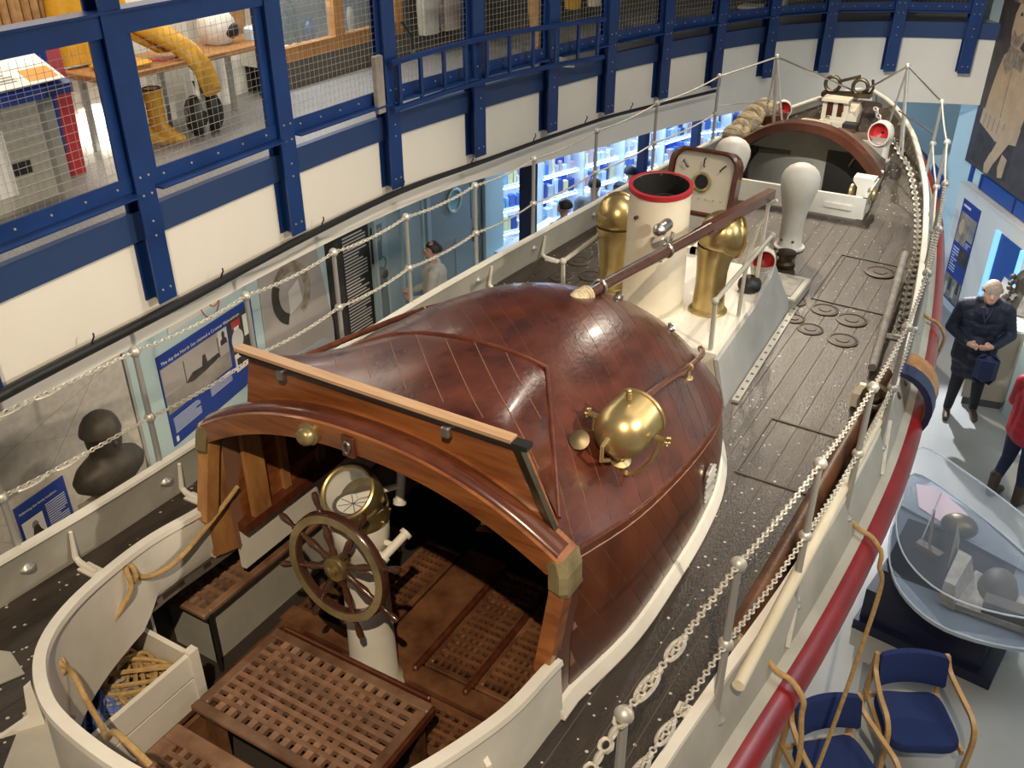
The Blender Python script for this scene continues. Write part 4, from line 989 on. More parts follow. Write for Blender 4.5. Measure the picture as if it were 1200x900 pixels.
yy = [WY+1.25*i/16 for i in range(17)]; s2 = [-1+2*i/28 for i in range(29)]
m = MB(); m.grid([[wb(y, s) for s in s2] for y in yy]); m.grid([[wb(y, s)-Vector((0, 0, .03)) for s in reversed(s2)] for y in yy]); wbo = m.build('whaleback', 'deck_wood_lit', boat, True); tag(wbo, 'planked whaleback over the forward shelter')
m = MB(); secs = []
for s in s2:
    p = wb(WY, s); pc = Vector((-.11, WY, 2.5)); n = (p-pc).normalized()
    secs.append([p+n*.03+Vector((0, -.09, 0)), p+n*.035+Vector((0, .06, 0)), p-n*.05+Vector((0, .06, 0)), p-n*.05+Vector((0, -.09, 0))])
m.loft(secs); tag(m.build('whaleback_arch', 'mahogany_side', boat, 35), 'dark mahogany arch framing the forward shelter')
# interior walls of the forward shelter
MB().bx(-.80, .60, 10.45, 10.48, 2.2, 3.10).build('fore_bulkhead', 'boat_grey', boat)
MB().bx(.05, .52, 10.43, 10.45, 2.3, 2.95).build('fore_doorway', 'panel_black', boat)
MB().bx(-.84, .68, 9.22, 10.45, 2.2, 2.24).build('fore_floor', 'deck_wood', boat)
# white winch / fairlead block at the arch foot
m = MB(); m.loft([[Vector((.66+a, 9.42+b, z)) for a, b in ((-w, -.07), (w, -.07), (w, .07), (-w, .07))] for z, w in ((zd(9.4), .085), (zd(9.4)+.06, .085), (zd(9.4)+.12, .05), (zd(9.4)+.24, .05), (zd(9.4)+.30, .10), (zd(9.4)+.34, .10))]); bb = m.build('fore_bitt', 'boat_white', boat)
for s in (-1, 1): MB().torus((.66+s*.11, 9.42, zd(9.4)+.17), .06, .02, R(90, 'Y'), 18, 6).build('bitt_ring', 'brass_dull', bb, True)
# ---- bow fittings
zb_ = zd(11.4)
m = MB(); m.bbox((-.10, 11.2, zd(11.2)+.05), (.30, .22, .10), .02); m.bx(-.25, .05, 11.09, 11.31, zd(11.2)+.30, zd(11.2)+.33)
for x in (-.22, .02): m.bx(x-.025, x+.025, 11.15, 11.25, zd(11.2)+.1, zd(11.2)+.31)
m.bx(-.125, -.075, 11.15, 11.25, zd(11.2)+.1, zd(11.2)+.31); m.build('bow_windlass', 'cream', boat)
MB().bx(-.20, -.02, 11.16, 11.24, zd(11.2)+.13, zd(11.2)+.29).build('windlass_drum', 'mahogany_side', boat)
m = MB()
for x in (-.30, .02): m.torus((x, 11.75, zd(11.7)+.30), .085, .022, R(90, 'X'), 20, 8)
m.bar((-.40, 11.75, zd(11.7)+.18), (.16, 11.75, zd(11.7)+.22), .14, .05); m.bar((-.22, 11.75, zd(11.7)+.34), (.0, 11.75, zd(11.7)+.42), .05, .03); m.tube([(.12, 11.75, zd(11.7)+.2), (.17, 11.74, zd(11.7)+.30), (.15, 11.72, zd(11.7)+.40)], .016, 8); m.build('bow_fairlead', 'bronze', boat, True)
m = MB(); m.loft([[Vector((w*a, 11.45+.28*b, z)) for a, b in ((-1, -1), (1, -1), (.6, 1), (-.6, 1))] for z, w in ((zb_, .16), (zb_+.1, .15), (zb_+.16, .10))]); m.build('mooring_post_base', 'cream', boat)
for x, y in ((.20, 10.55), (.34, 10.25)): m = MB(); m.tube([(x, y, zd(y)+.02), (x+.03, y, zd(y)+.10), (x+.10, y+.02, zd(y)+.14)], [.03, .022, .012], 8); m.build('deck_cleat', 'bronze', boat, True)
# bow pulpit poles
for s in (1, -1):
    top = Vector((s*.66, 10.62 if s > 0 else 10.5, 3.86 if s > 0 else 3.84)); 
    feet = [(s*.72, 10.85, zd(10.85)+.02), (s*.50, 11.1, zd(11.1)+.02), (s*.80, 10.5, zd(10.5)+.1)] if s > 0 else [(-.66, 10.75, zd(10.8)), (-.50, 10.45, zd(10.5)+.3), (-.82, 10.9, zd(10.9)+.1)]
    m = MB()
    for i, f in enumerate(feet): m.tube([top, f], .020 if i == 0 else .011, 8)
    m.sphere(top, .03); pp_ = m.build('bow_tripod', 'galvanised', boat, True)
    MB().tube([top, (s*.05, 11.75, zd(11.7)+.25)], .010, 6).build('guard_wire', 'steel', boat, True)
    MB().tube([top, (s*(h(10.03)+.03), 10.03, 3.675)], .009, 6).build('guard_wire', 'steel', boat, True)
    MB().tube([top-Vector((0, 0, .45)), (s*(h(10.03)+.03), 10.03, 3.36)], .008, 6).build('guard_wire', 'steel', boat, True)
# copper-bound roller saddle on the starboard gunwale
m = MB(); yc = 6.05; a = h(yc); secs = []
for t in range(0, 181, 15):
    q = math.radians(t); secs.append([Vector((a+.02+.25*math.sin(q)*.98, yc+dy, zt(yc)-.22+.26*math.cos(q))) for dy in (-.16, .16)]+[Vector((a+.0+.23*math.sin(q)*.98, yc+dy, zt(yc)-.22+.23*math.cos(q))) for dy in (.16, -.16)])
sd = m.loft(secs).build('fairlead_saddle', 'honey_wood', boat, True)
m = MB(); secs = []
for t in range(0, 181, 15):
    q = math.radians(t); secs.append([Vector((a+.025+.25*math.sin(q), yc+dy, zt(yc)-.22+.265*math.cos(q))) for dy in (-.17, -.03)]+[Vector((a+.23*math.sin(q), yc+dy, zt(yc)-.22+.24*math.cos(q))) for dy in (-.03, -.17)])
m.loft(secs).build('saddle_band', 'navy_paint', sd, True)
MB().cyl((a-.10, yc-.30, zd(yc)+.10), (a+.05, yc-.26, zd(yc)+.20), .05, 14).build('side_fairlead', 'bronze', boat, True)
m = MB(); m.torus((a-.06, yc-.42, zd(yc)+.20), .07, .025, R(60, 'X'), 18, 8); m.build('fairlead_ring', 'bronze', boat, True)
m = MB(); m.loft([[Vector((a-.18+dx, yc-.2+dy, z)) for dx, dy in ((-w, -w), (w, -w), (w, w), (-w, w))] for z, w in ((zd(yc), .05), (zd(yc)+.10, .05), (zd(yc)+.16, .02))]); m.build('cleat_block', 'cream', boat)
for y in (3.3, 5.0):
    q = h(y)+.10; MB().bar((q, y, zt(y)-.20), (q-.06, y+.4, zt(y)-.06), .02, .008).build('gunwale_rod', 'galvanised', boat)
# ================================================================== LOOSE GEAR ON THE BOAT
# wooden spar resting on a crutch and the shelter roof
sa, sb = Vector((.13, 4.22, 3.69)), Vector((.50, 6.60, 3.665))
spr = thing('spar', 'long varnished wooden spar laid past the funnel onto a white crutch', 'spar', (.3, 5.4, 3.6))
MB().tube([sa, sa.lerp(sb, .3), sa.lerp(sb, .62)], [.030, .036, .040], 14).build('round_shaft', 'wheel_wood', spr, True)
d = (sb-sa).normalized()
MB().bar(sa.lerp(sb, .60), sb, .062, .07).build('square_heel', 'mahogany_trim', spr)
m = MB(); m.lathe([(.002, -.02), (.035, -.015), (.048, .015), (.050, .07), (.044, .09), (.046, .12), (.036, .13)], 16, align(sa-d*.02, d)); tag(m.build('lashed_end', 'rope_pale', spr, True), 'pale rope-lashed end')
for k in range(4): MB().torus(sa+d*(.03+.025*k), .047, .008, align((0, 0, 0), d), 16, 6).build('lashing_turn', 'rope_pale', spr, True)
MB().tube([sa+d*.14+Vector((.0, -.01, .03)), sa+d*1.0+Vector((0, -.006, .034))], .006, 6).build('edge_strip', 'steel', spr, True)
for f in (.10, .40): MB().torus(sa.lerp(sb, f), .040, .010, align((0, 0, 0), d), 16, 6).build('spar_band', 'steel', spr, True)
cr = MB(); cr.bar((.50, 6.52, 2.86), (.50, 6.56, 3.62), .035, .02); cr.tube([(.40, 6.52, 2.86), (.42, 6.52, 3.2), (.46, 6.54, 3.42), (.50, 6.55, 3.5)], .014, 8); cr.tube([(.44, 6.55, 3.62), (.50, 6.55, 3.605), (.56, 6.55, 3.64)], .014, 8); cr.build('spar_crutch', 'boat_white', boat, True)
# bracket and bright lamp on the funnel
fl_ = MB(); p = Vector((.17, 5.44, 3.70)); fl_.sphere(p+Vector((-.02, -.09, .03)), .045, 14, 9); fl_.cyl(p+Vector((-.02, -.08, .03)), p+Vector((-.02, .04, .03)), .04, 14); fl_.tube([p+Vector((-.02, -.02, -.05)), p+Vector((.01, .02, -.10)), p+Vector((.02, .05, -.02))], .012, 8); fl_.build('funnel_lamp', 'steel', boat, True)
# poles along the starboard bulwark
pa, pb = Vector((1.655, 2.72, zt(2.7)+.035)), Vector((1.70, 5.45, zt(5.4)+.045))
tag(MB().tube([pa, pa.lerp(pb, .5), pb], [.027, .032, .027], 12).build('pole', 'pole_cream', None, True), 'long cream painted pole lying on the starboard bulwark', 'pole')
pa, pb = Vector((1.50, 3.22, zd(3.2, 1.5)+.056)), Vector((1.56, 6.3, zd(6.2, 1.5)+.056))
lg = thing('log_spar', 'thick dark wooden spar lying on deck inside the starboard bulwark', 'spar', tuple(pa))
MB().tube([pa, pb], [.055, .048], 14).build('shaft', 'grating_dark', lg, True); MB().tube([pa-Vector((0, .02, 0)), pa+Vector((0, .012, 0))], [.050, .056], 14).build('sawn_end', 'rope_pale', lg, True)
pa, pb = Vector((1.46, 6.35, zd(6.3, 1.4)+.05)), Vector((1.30, 8.2, zd(8.2, 1.3)+.18))
tag(MB().tube([pa, pb], .032, 12).build('pole', 'wreck_grey', None, True), 'short grey pole lying forward of the copper fairlead', 'pole')
# coiled rope fender at the port bow
cp = spline([(-.93, 10.16, 3.03), (-.90, 10.42, 3.10), (-.86, 10.72, 3.17), (-.80, 10.98, 3.20)], 5)
fr_ = thing('rope_fender', 'bulky plaited rope fender lying on the port bow', 'fender', (-.9, 10.5, 2.8))
for i in range(0, len(cp), 1):
    p = Vector(cp[i]); q = Vector(cp[min(i+1, len(cp)-1)])-Vector(cp[max(i-1, 0)])
    MB().torus(p, .085+.02*math.sin(i*1.1), .045, align((0, 0, 0), q+Vector((0, .0, .25*math.sin(i*2)))), 16, 8).build('rope_turn', 'rope_pale', fr_, True)
MB().tube(cp, .075, 10).build('core', 'rope_pale', fr_, True)
MB().hexa([(-.86, 10.72, 3.0), (-.56, 10.72, 3.0), (-.56, 10.88, 3.0), (-.86, 10.88, 3.0), (-.86, 10.72, 3.12), (-.56, 10.72, 3.18), (-.56, 10.88, 3.18), (-.86, 10.88, 3.12)]).build('bow_locker', 'mahogany_side', boat)
MB().bbox((.16, 10.62, 3.06), (.20, .14, .16), .008).build('bow_locker', 'mahogany_side', boat)
MB().bbox((.14, 10.95, 3.09), (.16, .12, .10), .008).build('green_lamp', 'soot', boat)
MB().bbox((-.18, 10.62, 3.13), (.36, .16, .14), .03).build('canvas_roll', 'rope_pale', boat, 50)
# anchor chain along the starboard bow
ac = MB(); chain_mesh(ac, spline([(.26, 11.55, zd(11.5)+.16), (.42, 11.30, zd(11.3)+.05), (.58, 11.05, zd(11)+.03), (.72, 10.75, zd(10.7)+.03), (.90, 10.40, zd(10.4)+.03), (1.06, 9.95, zd(9.9)+.03), (1.18, 9.50, zd(9.5)+.03), (1.28, 9.0, zd(9)+.03), (1.36, 8.5, zd(8.5)+.03), (1.40, 8.0, zd(8)+.03), (1.46, 7.5, zd(7.5)+.03), (1.50, 7.2, zd(7.2)+.03)], 5), .085, .010, .026)
tag(ac.build('anchor_chain', 'chain_paint', None, 60), 'heavy pale anchor chain laid along the starboard bow bulwark', 'chain')
ac = MB(); chain_mesh(ac, [(.40+.03*math.sin(k*2), 11.2+.035*k-.1, zd(11)+.16+.05*math.cos(k)) for k in range(5)], .085, .010, .028)
# ropes
def rope(name, pts, r, matn, label, k=5, n=8):
    return tag(MB().tube(spline(pts, k), r, n).build(name, matn, None, True), label, 'rope')
rp = [(-.93, 2.60, 3.06), (-.92, 2.35, 2.965), (-.90, 2.12, 2.925), (-.925, 1.98, 2.94), (-.94, 1.92, 3.03), (-.90, 1.885, 3.06), (-.88, 1.87, 2.97), (-.90, 1.76, 2.86), (-.86, 1.59, 2.80), (-.80, 1.46, 2.92), (-.765, 1.41, 3.02), (-.72, 1.40, 3.02), (-.715, 1.43, 2.94), (-.62, 1.40, 2.87), (-.45, 1.34, 2.89), (-.30, 1.27, 2.98), (-.09, 1.20, 3.21), (.06, 1.20, 3.14)]
rope('rope', rp, .0125, 'rope_tan', 'tan rope looped along the inside of the cockpit coaming')
def knot(c, R_, d):
    return MB().torus(c, R_, .0135, align((0, 0, 0), d), 16, 8)
m = MB(); c_ = Vector((-.93, 1.92, 3.005)); m.torus(c_, .034, .012, R(80, 'X'), 16, 8, 1.3)
tag(m.build('rope_eye', 'rope_tan', None, True), 'tan rope eye hooked on the port coaming', 'rope')
m = MB(); m.torus((-.755, 1.40, 2.985), .034, .012, R(60, 'X'), 16, 8, 1.2); tag(m.build('rope_eye', 'rope_tan', None, True), 'tan rope eye hooked at the stern curve of the coaming', 'rope')
random.seed(3)
def tangle(n, cx, cy, rx, ry, z0, dz, step, w):
    return [(cx+rx*math.cos(k*step)+w*random.uniform(-1, 1), cy+ry*math.sin(k*step*1.13)+w*random.uniform(-1, 1), z0+dz*k+.018*random.random()) for k in range(n)]
rope('coiled_rope', tangle(70, -.93, 1.80, .16, .12, 2.375, .0014, .9, .025), .0115, 'rope_tan', 'tangled tan rope lying in the forward half of the rope locker', 4, 6)
rope('coiled_rope', tangle(90, -.90, 1.54, .14, .11, 2.375, .0011, 1.05, .025), .0085, 'rope_blue', 'tangled blue rope lying in the after half of the rope locker', 4, 6)
rope('coiled_rope', tangle(30, -.88, 1.66, .10, .10, 2.42, .001, 1.0, .015), .009, 'wreck_grey', 'grey-green rope coil between the tan and blue ropes', 4, 6)
# rope beckets over the red fender
def becket(y, label, tail):
    a = h(y); z = zt(y); P = [(a+.06, y+.03, z-.17), (a+.12, y, z-.19), (a+.19, y, z-.215), (a+.255, y-.01, z-.29), (a+.262, y-.015, z-.38)]+tail
    o = rope('rope_becket', P, .013, 'rope_tan', label); return o
becket(3.12, 'tan rope becket over the red fender by the blue chairs', [(1.90, 3.1, 2.25), (1.86, 3.05, 1.9)])
becket(4.38, 'tan rope becket over the red fender beside the clear display case', [(1.98, 4.42, 2.3), (1.96, 4.38, 1.8), (1.93, 4.3, 1.3), (1.9, 4.2, .9)])
becket(7.30, 'tan rope becket over the red fender near the man in navy coat', [(1.76, 7.3, 2.2)])
m = MB(); chain_mesh(m, [(.46, 1.80, 1.985), (.47, 1.92, 2.0), (.48, 2.05, 2.0), (.50, 2.18, 1.985), (.52, 2.3, 1.985)], .06, .008, .020)
tag(m.build('deck_chain', 'chain_paint', None, 60), 'short chain lying on the cockpit floor beside the raised grating', 'chain')
# ================================================================== PANELS ON THE LEFT WALL
class Poster:
    """flat panel; corners TL,TR,BR,BL as points; a runs right, b runs up"""
    def __init__(s, name, cor, nrm, mat_, label, cat='poster', th=.012):
        s.c = [Vector(p) for p in cor]; s.n = Vector(nrm).normalized()
        f = s.c; m = MB(); m.hexa([f[3]-s.n*th*0, f[2], f[1], f[0]]+[p+s.n*th for p in (f[3], f[2], f[1], f[0])])
        s.o = tag(m.build(name, mat_), label, cat); s.th = th; s.k = 0
    def pt(s, a, b, off=0):
        tl, tr, br, bl = s.c; t = tl.lerp(tr, a); q = bl.lerp(br, a); return q.lerp(t, b)+s.n*(s.th+off)
    def poly(s, nm, ab, m_, lift=1):
        s.k += 1; off = .0008+.0006*lift
        mb = MB(); v = [s.pt(a, b, off) for a, b in ab]; w = [p-s.n*.0005 for p in v]; n = len(v)
        mb.loft([w, v]); return mb.build(nm, m_, s.o)
    def rect(s, nm, a0, a1, b0, b1, m_, lift=1): return s.poly(nm, [(a0, b0), (a1, b0), (a1, b1), (a0, b1)], m_, lift)
    def lines(s, a0, a1, b0, b1, n, m_='poster_text', seed=1):
        rnd = random.Random(seed); mb = MB()
        for i in range(n):
            b = b1-(b1-b0)*(i+.5)/n; e = a0+(a1-a0)*(1 if rnd.random() < .7 else rnd.uniform(.5, .95)); hh = (b1-b0)/n*.22
            mb.loft([[s.pt(x, y, .0012) for x, y in ((a0, b-hh), (e, b-hh), (e, b+hh), (a0, b+hh))], [s.pt(x, y, .0016) for x, y in ((a0, b-hh), (e, b-hh), (e, b+hh), (a0, b+hh))]])
        return tag(mb.build('text_lines', m_, s.o), None, kind='stuff')
    def text(s, body, a, b, size, m_='print_white'):
        p = s.pt(a, b, .002); x = (s.pt(min(1, a+.2), b)-s.pt(a, b)); y = s.pt(a, min(1, b+.1))-s.pt(a, b)
        y = y-x*(y.dot(x)/x.dot(x)); return lettering('lettering', body, size, m_, s.o, basis(p, x, y))
KS = 1.1855
def WP(y, z): return Vector((WX+.001, y*KS, 5.9-(5.9-z)*KS))
NX = (1, 0, 0)
def wposter(name, cs, mat_, label, cat='poster', off=0): return Poster(name, [WP(*c)+Vector((off, 0, 0)) for c in cs], NX, mat_, label, cat)
mp = wposter('map_panel', [(.2, 2.72), (3.82, 2.68), (3.83, 1.10), (.2, 1.05)], 'map_paper', 'large faded chart covering the wall behind the bust', 'map')
for a, b in (((.02, .3), (.98, .9)), ((.1, .95), (.9, .2)), ((.35, .98), (.8, .05)), ((.55, .9), (.98, .55)), ((.6, .1), (.97, .98))):
    p, q = mp.pt(*a, .001), mp.pt(*b, .001); MB().bar(p, q, .0015, .003, NX).build('chart_line', 'photo_grey', mp.o)
MB().bx(WX, WX+.03, 3.83*KS, 3.83*KS+.03, 0, 2.4).build('map_edge', 'boat_grey', mp.o)
p1 = wposter('poster', [(4.12, 2.38), (5.17, 2.48), (5.16, 1.74), (4.12, 1.55)], 'poster_blue', 'blue wall poster with a ship at sea and a silver medal')
p1.rect('photograph', .01, .70, .36, .86, 'photo_sky', 1); p1.rect('sea_print', .01, .70, .36, .56, 'photo_grey', 2)
p1.poly('ship_print', [(.22, .55), (.30, .62), (.40, .61), (.42, .72), (.45, .72), (.46, .62), (.58, .63), (.60, .58), (.45, .54), (.3, .52)], 'photo_dark', 3)
for a in (.23, .59): p1.poly('mast_print', [(a-.004, .56), (a+.004, .56), (a+.004, .80), (a-.004, .80)], 'photo_dark', 3)
p1.rect('portrait_print', .60, .70, .68, .86, 'photo_pale', 3); p1.poly('portrait_print', [(.615, .68), (.69, .68), (.685, .74), (.67, .75), (.672, .81), (.655, .84), (.638, .81), (.64, .75), (.62, .74)], 'photo_dark', 4)
p1.rect('dark_block', .72, .98, .44, .92, 'photo_dark', 2)
p1.poly('medal_print', [(.80+.065*math.cos(t), .62+.13*math.sin(t)) for t in [2*PI*i/20 for i in range(20)]], 'photo_pale', 3); p1.rect('ribbon_print', .755, .85, .77, .86, 'life_red', 3); p1.rect('ribbon_print', .775, .83, .74, .78, 'print_white', 4)
p1.rect('letter_print', .88, .97, .60, .86, 'print_white', 3); p1.rect('crew_print', .74, .90, .24, .46, 'photo_pale', 4); p1.rect('crew_print', .76, .885, .28, .40, 'photo_dark', 5)
p1.lines(.04, .32, .12, .30, 8, seed=2); p1.lines(.44, .68, .20, .34, 6, seed=3)
p1.text('The day the North Sea claimed a Cromer lifeboatman', .03, .89, .047)
p1.rect('logo_print', .03, .055, .03, .09, 'print_white'); p1.rect('logo_print', .93, .965, .10, .13, 'print_white')
p2 = wposter('poster', [(2.72, 1.84), (3.13, 1.88), (3.13, 1.30), (2.72, 1.28)], 'poster_blue', 'small blue wall poster with a standing figure photograph beside the bust', 'poster', .016)
p2.rect('photograph', .05, .46, .16, .74, 'print_white'); p2.poly('figure_print', [(.14, .18), (.40, .20), (.42, .45), (.36, .52), (.33, .62), (.24, .63), (.21, .52), (.16, .42)], 'photo_dark', 2); p2.poly('hat_print', [(.20, .60), (.36, .62), (.30, .68), (.24, .67)], 'photo_grey', 3)
p2.lines(.54, .94, .34, .80, 14, seed=4); p2.text('Following the family tradition', .06, .86, .031)
pp = wposter('parchment_panel', [(4.30, 2.85), (5.02, 2.85), (4.99, 2.59), (4.28, 2.52)], 'photo_pale', 'pale illustrated panel with red ring and lettering above the blue ship poster', 'panel')
cpt = pp.pt(.62, .42, .002)
m = MB(); m.torus(cpt, .24, .006, R(90, 'Y'), 30, 6, .55); m.build('ring_print', 'life_red', pp.o, True); m = MB(); m.torus(cpt+Vector((0, .05, .06)), .20, .008, R(90, 'Y'), 30, 6, .5); m.build('rope_print', 'cork_brown', pp.o, True)
lettering('lettering', 'LONDON', .09, 'life_red', pp.o, basis(cpt+Vector((.003, -.17, .03)), (0, 1, .12), (0, -.12, 1)))
pr = wposter('lifebelt_poster', [(5.29, 2.85), (6.01, 2.85), (6.20, 1.60), (5.26, 1.62)], 'photo_sky', 'grey photo panel of an old cork lifebelt ring', 'panel')
cc = pr.pt(.47, .58, .004)
ring = MB(); 
def ell(k, a0=0, a1=360, n=30): return [(cc+Vector((0, .30*k*math.cos(math.radians(a0+(a1-a0)*i/n)), .36*k*math.sin(math.radians(a0+(a1-a0)*i/n))))) for i in range(n+1)]
o1, i1 = ell(1, -60, 235), ell(.66, -60, 235)
ring.loft([[p, q] for p, q in zip(o1, i1)], False, False); ring.build('lifebelt_print', 'photo_sepia', pr.o)
ring = MB(); o1, i1 = ell(1.0, 150, 250, 12), ell(.64, 150, 250, 12); ring.loft([[p+Vector((.002, 0, 0)), q+Vector((.002, 0, 0))] for p, q in zip(o1, i1)], False, False); ring.build('strap_print', 'bust_bronze', pr.o)
pr.poly('letter_print', [(.40, .42), (.62, .48), (.60, .66), (.42, .60)], 'photo_pale', 5)
pb_ = wposter('text_panel', [(6.16, 2.85), (6.80, 2.85), (6.81, 1.30), (6.17, 1.30)], 'panel_black', 'tall black panel covered in small pale writing', 'panel')
pb_.lines(.38, .92, .10, .84, 34, 'photo_pale', 6)
pb_.poly('tower_print', [(.02, .05), (.33, .05), (.33, .72), (.26, .84), (.05, .80)], 'photo_dark', 2)
fp = wposter('framed_picture', [(6.84, 2.55), (7.02, 2.56), (6.99, 2.18), (6.83, 2.18)], 'photo_dark', 'small dark framed picture above the hanging rope fitting', 'picture'); fp.rect('print', .15, .85, .55, .9, 'photo_grey')
hk = MB(); y = 6.93*KS; z = 1.62; hk.torus((WX+.05, y, z-.16), .09, .012, R(90, 'Y'), 18, 6); hk.tube([(WX+.05, y, z-.28), (WX+.05, y+.03, z-.6), (WX+.05, y+.04, 0)], .045, 10); hk.sphere((WX+.05, y, z-.28), .08); hk.torus((WX+.05, y+.02, z-.40), .05, .02, None, 14, 6)
tag(hk.build('hanging_hook', 'leather_brown', None, True), 'dark iron shackle and bar hanging beside the black panel', 'hook')
# glass case below the wall, bust on its stand
gc = thing('glass_case', 'low glass showcase standing under the lifebelt photo panel', 'case', (-3.9, 6.3, 0))
MB().bx(-4.35, -3.45, 5.75, 7.0, 0, .55).build('base', 'wall_white', gc)
m = MB(); m.bx(-4.33, -3.47, 5.77, 6.98, .55, 1.05); m.build('glass_box', 'pane', gc)
m = MB()
for a, b in (((-3.47, 5.77, 1.05), (-3.47, 6.98, 1.05)), ((-4.33, 5.77, 1.05), (-4.33, 6.98, 1.05)), ((-4.33, 5.77, 1.05), (-3.47, 5.77, 1.05)), ((-3.47, 5.77, .55), (-3.47, 5.77, 1.05)), ((-4.33, 5.77, .55), (-4.33, 5.77, 1.05))): m.bar(a, b, .008, .008)
m.build('glass_edge', 'door_frame', gc)
bs = thing('bust', 'dark bronze bust of a lifeboatman in a souwester on a pale wooden stand', 'bust', (-3.75, 3.55, 0))
bx_, by_, bz_ = -3.75, 3.70, 1.42
m = MB(); m.loft([[Vector((bx_+w*dx*a, by_+w*dy*b, z)) for a, b in ((-1, -1), (1, -1), (1, 1), (-1, 1))] for z, w in ((0, 1), (.9, 1), (1.16, 1)) for dx, dy in ((.22, .22),)]); m.build('stand', 'tan_board', bs)
m = MB(); m.box((bx_, by_, bz_-.12), (.34, .30, .10)); m.build('plinth', 'honey_wood', bs)
secs = []
for z, rx, ry, cy in ((-.13, .09, .10, 0), (-.07, .13, .22, 0), (.0, .16, .31, 0), (.07, .165, .325, 0), (.14, .15, .28, 0), (.18, .13, .20, .0), (.21, .117, .14, .01), (.24, .115, .125, .01), (.31, .135, .14, .015), (.39, .14, .145, .015), (.42, .156, .166, .005), (.44, .152, .162, .005), (.49, .14, .148, .01), (.54, .112, .118, .015), (.575, .065, .07, .015), (.585, .01, .01, .015)):
    secs.append([Vector((bx_+rx*math.cos(t)*1.0, by_+cy+ry*math.sin(t), bz_+z)) for t in [2*PI*i/28 for i in range(28)]])
m = MB(); m.loft(secs); m.sphere((bx_+.125, by_+.02, bz_+.33), (.03, .022, .035)); m.build('bronze_head', 'bust_bronze', bs, True)
# glazed partition by the door
gp = thing('glass_partition', 'pale framed glass partition beside the grey door', 'partition', (-4.3, 8.6, 0))
for y in (8.05, 8.55, 9.0): MB().bx(-4.42, -4.38, y, y+.035, 0, 2.9).build('mullion', 'door_frame', gp)
MB().bx(-4.405, -4.395, 8.08, 9.0, .1, 2.85).build('glass_pane', 'pane', gp)
bn_ = thing('recycling_bin', 'blue bin with a white notice near the glass partition', 'bin', (-4.05, 9.35, 0))
MB().bbox((-4.05, 9.42, .45), (.3, .34, .9), .02).build('body', 'poster_blue', bn_); MB().bx(-3.899, -3.893, 9.30, 9.56, .30, .72).build('notice', 'print_white', bn_)
# ================================================================== SHOP
def sb_pt(u, z, off=0):                       # along the shop wall, off = towards the viewer
    n = len(SB)-1; i = min(int(u*n), n-1); f = u*n-i; a = Vector(SB[i]+(0,)); b = Vector(SB[i+1]+(0,)); t = (b-a).normalized(); nn = Vector((t.y, -t.x, 0)); return a.lerp(b, f)+nn*off+Vector((0, 0, z)), t, nn
random.seed(11)
SHELF_LABELS = 0
for bi in range(8):
    u0, u1 = .10+bi*.108, .10+(bi+.94)*.108
    p, t, nn = sb_pt((u0+u1)/2, 0, .18)
    sh = thing('shop_display', ['shop shelving with books just behind the navy column', 'shop shelving right of the navy column, second bay', 'shop shelving bay with pale card racks', 'bright shop shelving bay of small glass goods', 'shop shelving bay behind the seated visitors', 'shop shelving bay beside the thin navy post', 'far shop shelving bay near the bow rail', 'farthest shop shelving bay, almost behind the bow'][bi], 'shelf', tuple(p), 'shop shelving bays')
    a, _, _ = sb_pt(u0, 0, .03); b, _, _ = sb_pt(u1, 0, .03); L = (b-a).length; t = (b-a).normalized(); nn = Vector((t.y, -t.x, 0))
    def bxs(s0, s1, o0, o1, z0, z1, nm, m_): 
        q = [a+t*s+nn*o for s, o in ((s0, o0), (s1, o0), (s1, o1), (s0, o1))]; return MB().hexa([v+Vector((0, 0, z0)) for v in q]+[v+Vector((0, 0, z1)) for v in q]).build(nm, m_, sh)
    bxs(0, L, 0, .02, .05, 2.75, 'back_panel', 'shop_blue' if bi in (0, 2, 5) else 'shop_white'); bxs(0, .03, 0, .34, 0, 2.7, 'side_panel', 'shop_white')
    for k, z in enumerate((.35, .72, 1.08, 1.44, 1.80, 2.15)):
        bxs(.03, L-.01, .02, .32, z-.02, z, 'shelf_board', 'shop_white'); bxs(.05, L-.03, .28, .31, z-.045, z-.025, 'shelf_lamp', 'shop_lamp')
        s = .06
        while s < L-.12:
            w = random.uniform(.04, .11); hgt = random.uniform(.08, .26); dd = random.uniform(.05, .16)
            bxs(s, min(s+w, L-.04), .26-dd, .26, z+.002, z+.002+hgt, 'goods', random.choice(PROD)); s += w+random.uniform(.006, .03)
lm = bpy.data.lights.new('shop_light', 'AREA'); lm.energy = 160; lm.color = (.55, .75, 1); lm.shape = 'RECTANGLE'; lm.size = 1.0; lm.size_y = 4
lo_ = bpy.data.objects.new('shop_light', lm); COL.objects.link(lo_); lo_.location = (-3.4, 13.0, 2.85); lo_.rotation_euler = (0, math.radians(-25), math.radians(-20))
ct = thing('shop_counter', 'pale blue shop counter in front of the lit shelves', 'counter', (-3.5, 11, 0)); MB().bbox((-3.75, 10.9, .5), (.5, 1.5, 1.0), .02).build('body', 'wall_blue', ct); MB().bbox((-3.75, 10.9, 1.015), (.58, 1.56, .03), .008).build('top', 'shop_white', ct)
pd = MB(); pd.cyl((-3.64, 9.45, 1.05), (-3.63, 9.45, 1.05), .09, 20)
sgn_ = tag(MB().prism([(.07*math.cos(t), .07*math.sin(t)) for t in [2*PI*i/20 for i in range(20)]], .006, basis((-3.22, 9.70, 1.36), (0, 1, 0), (0, 0, 1))).build('round_sign', 'cream'), 'round cream push sign on the navy column', 'sign')
lettering('lettering', 'Push', .045, 'photo_dark', sgn_, basis((-3.213, 9.655, 1.345), (0, 1, 0), (0, 0, 1)))
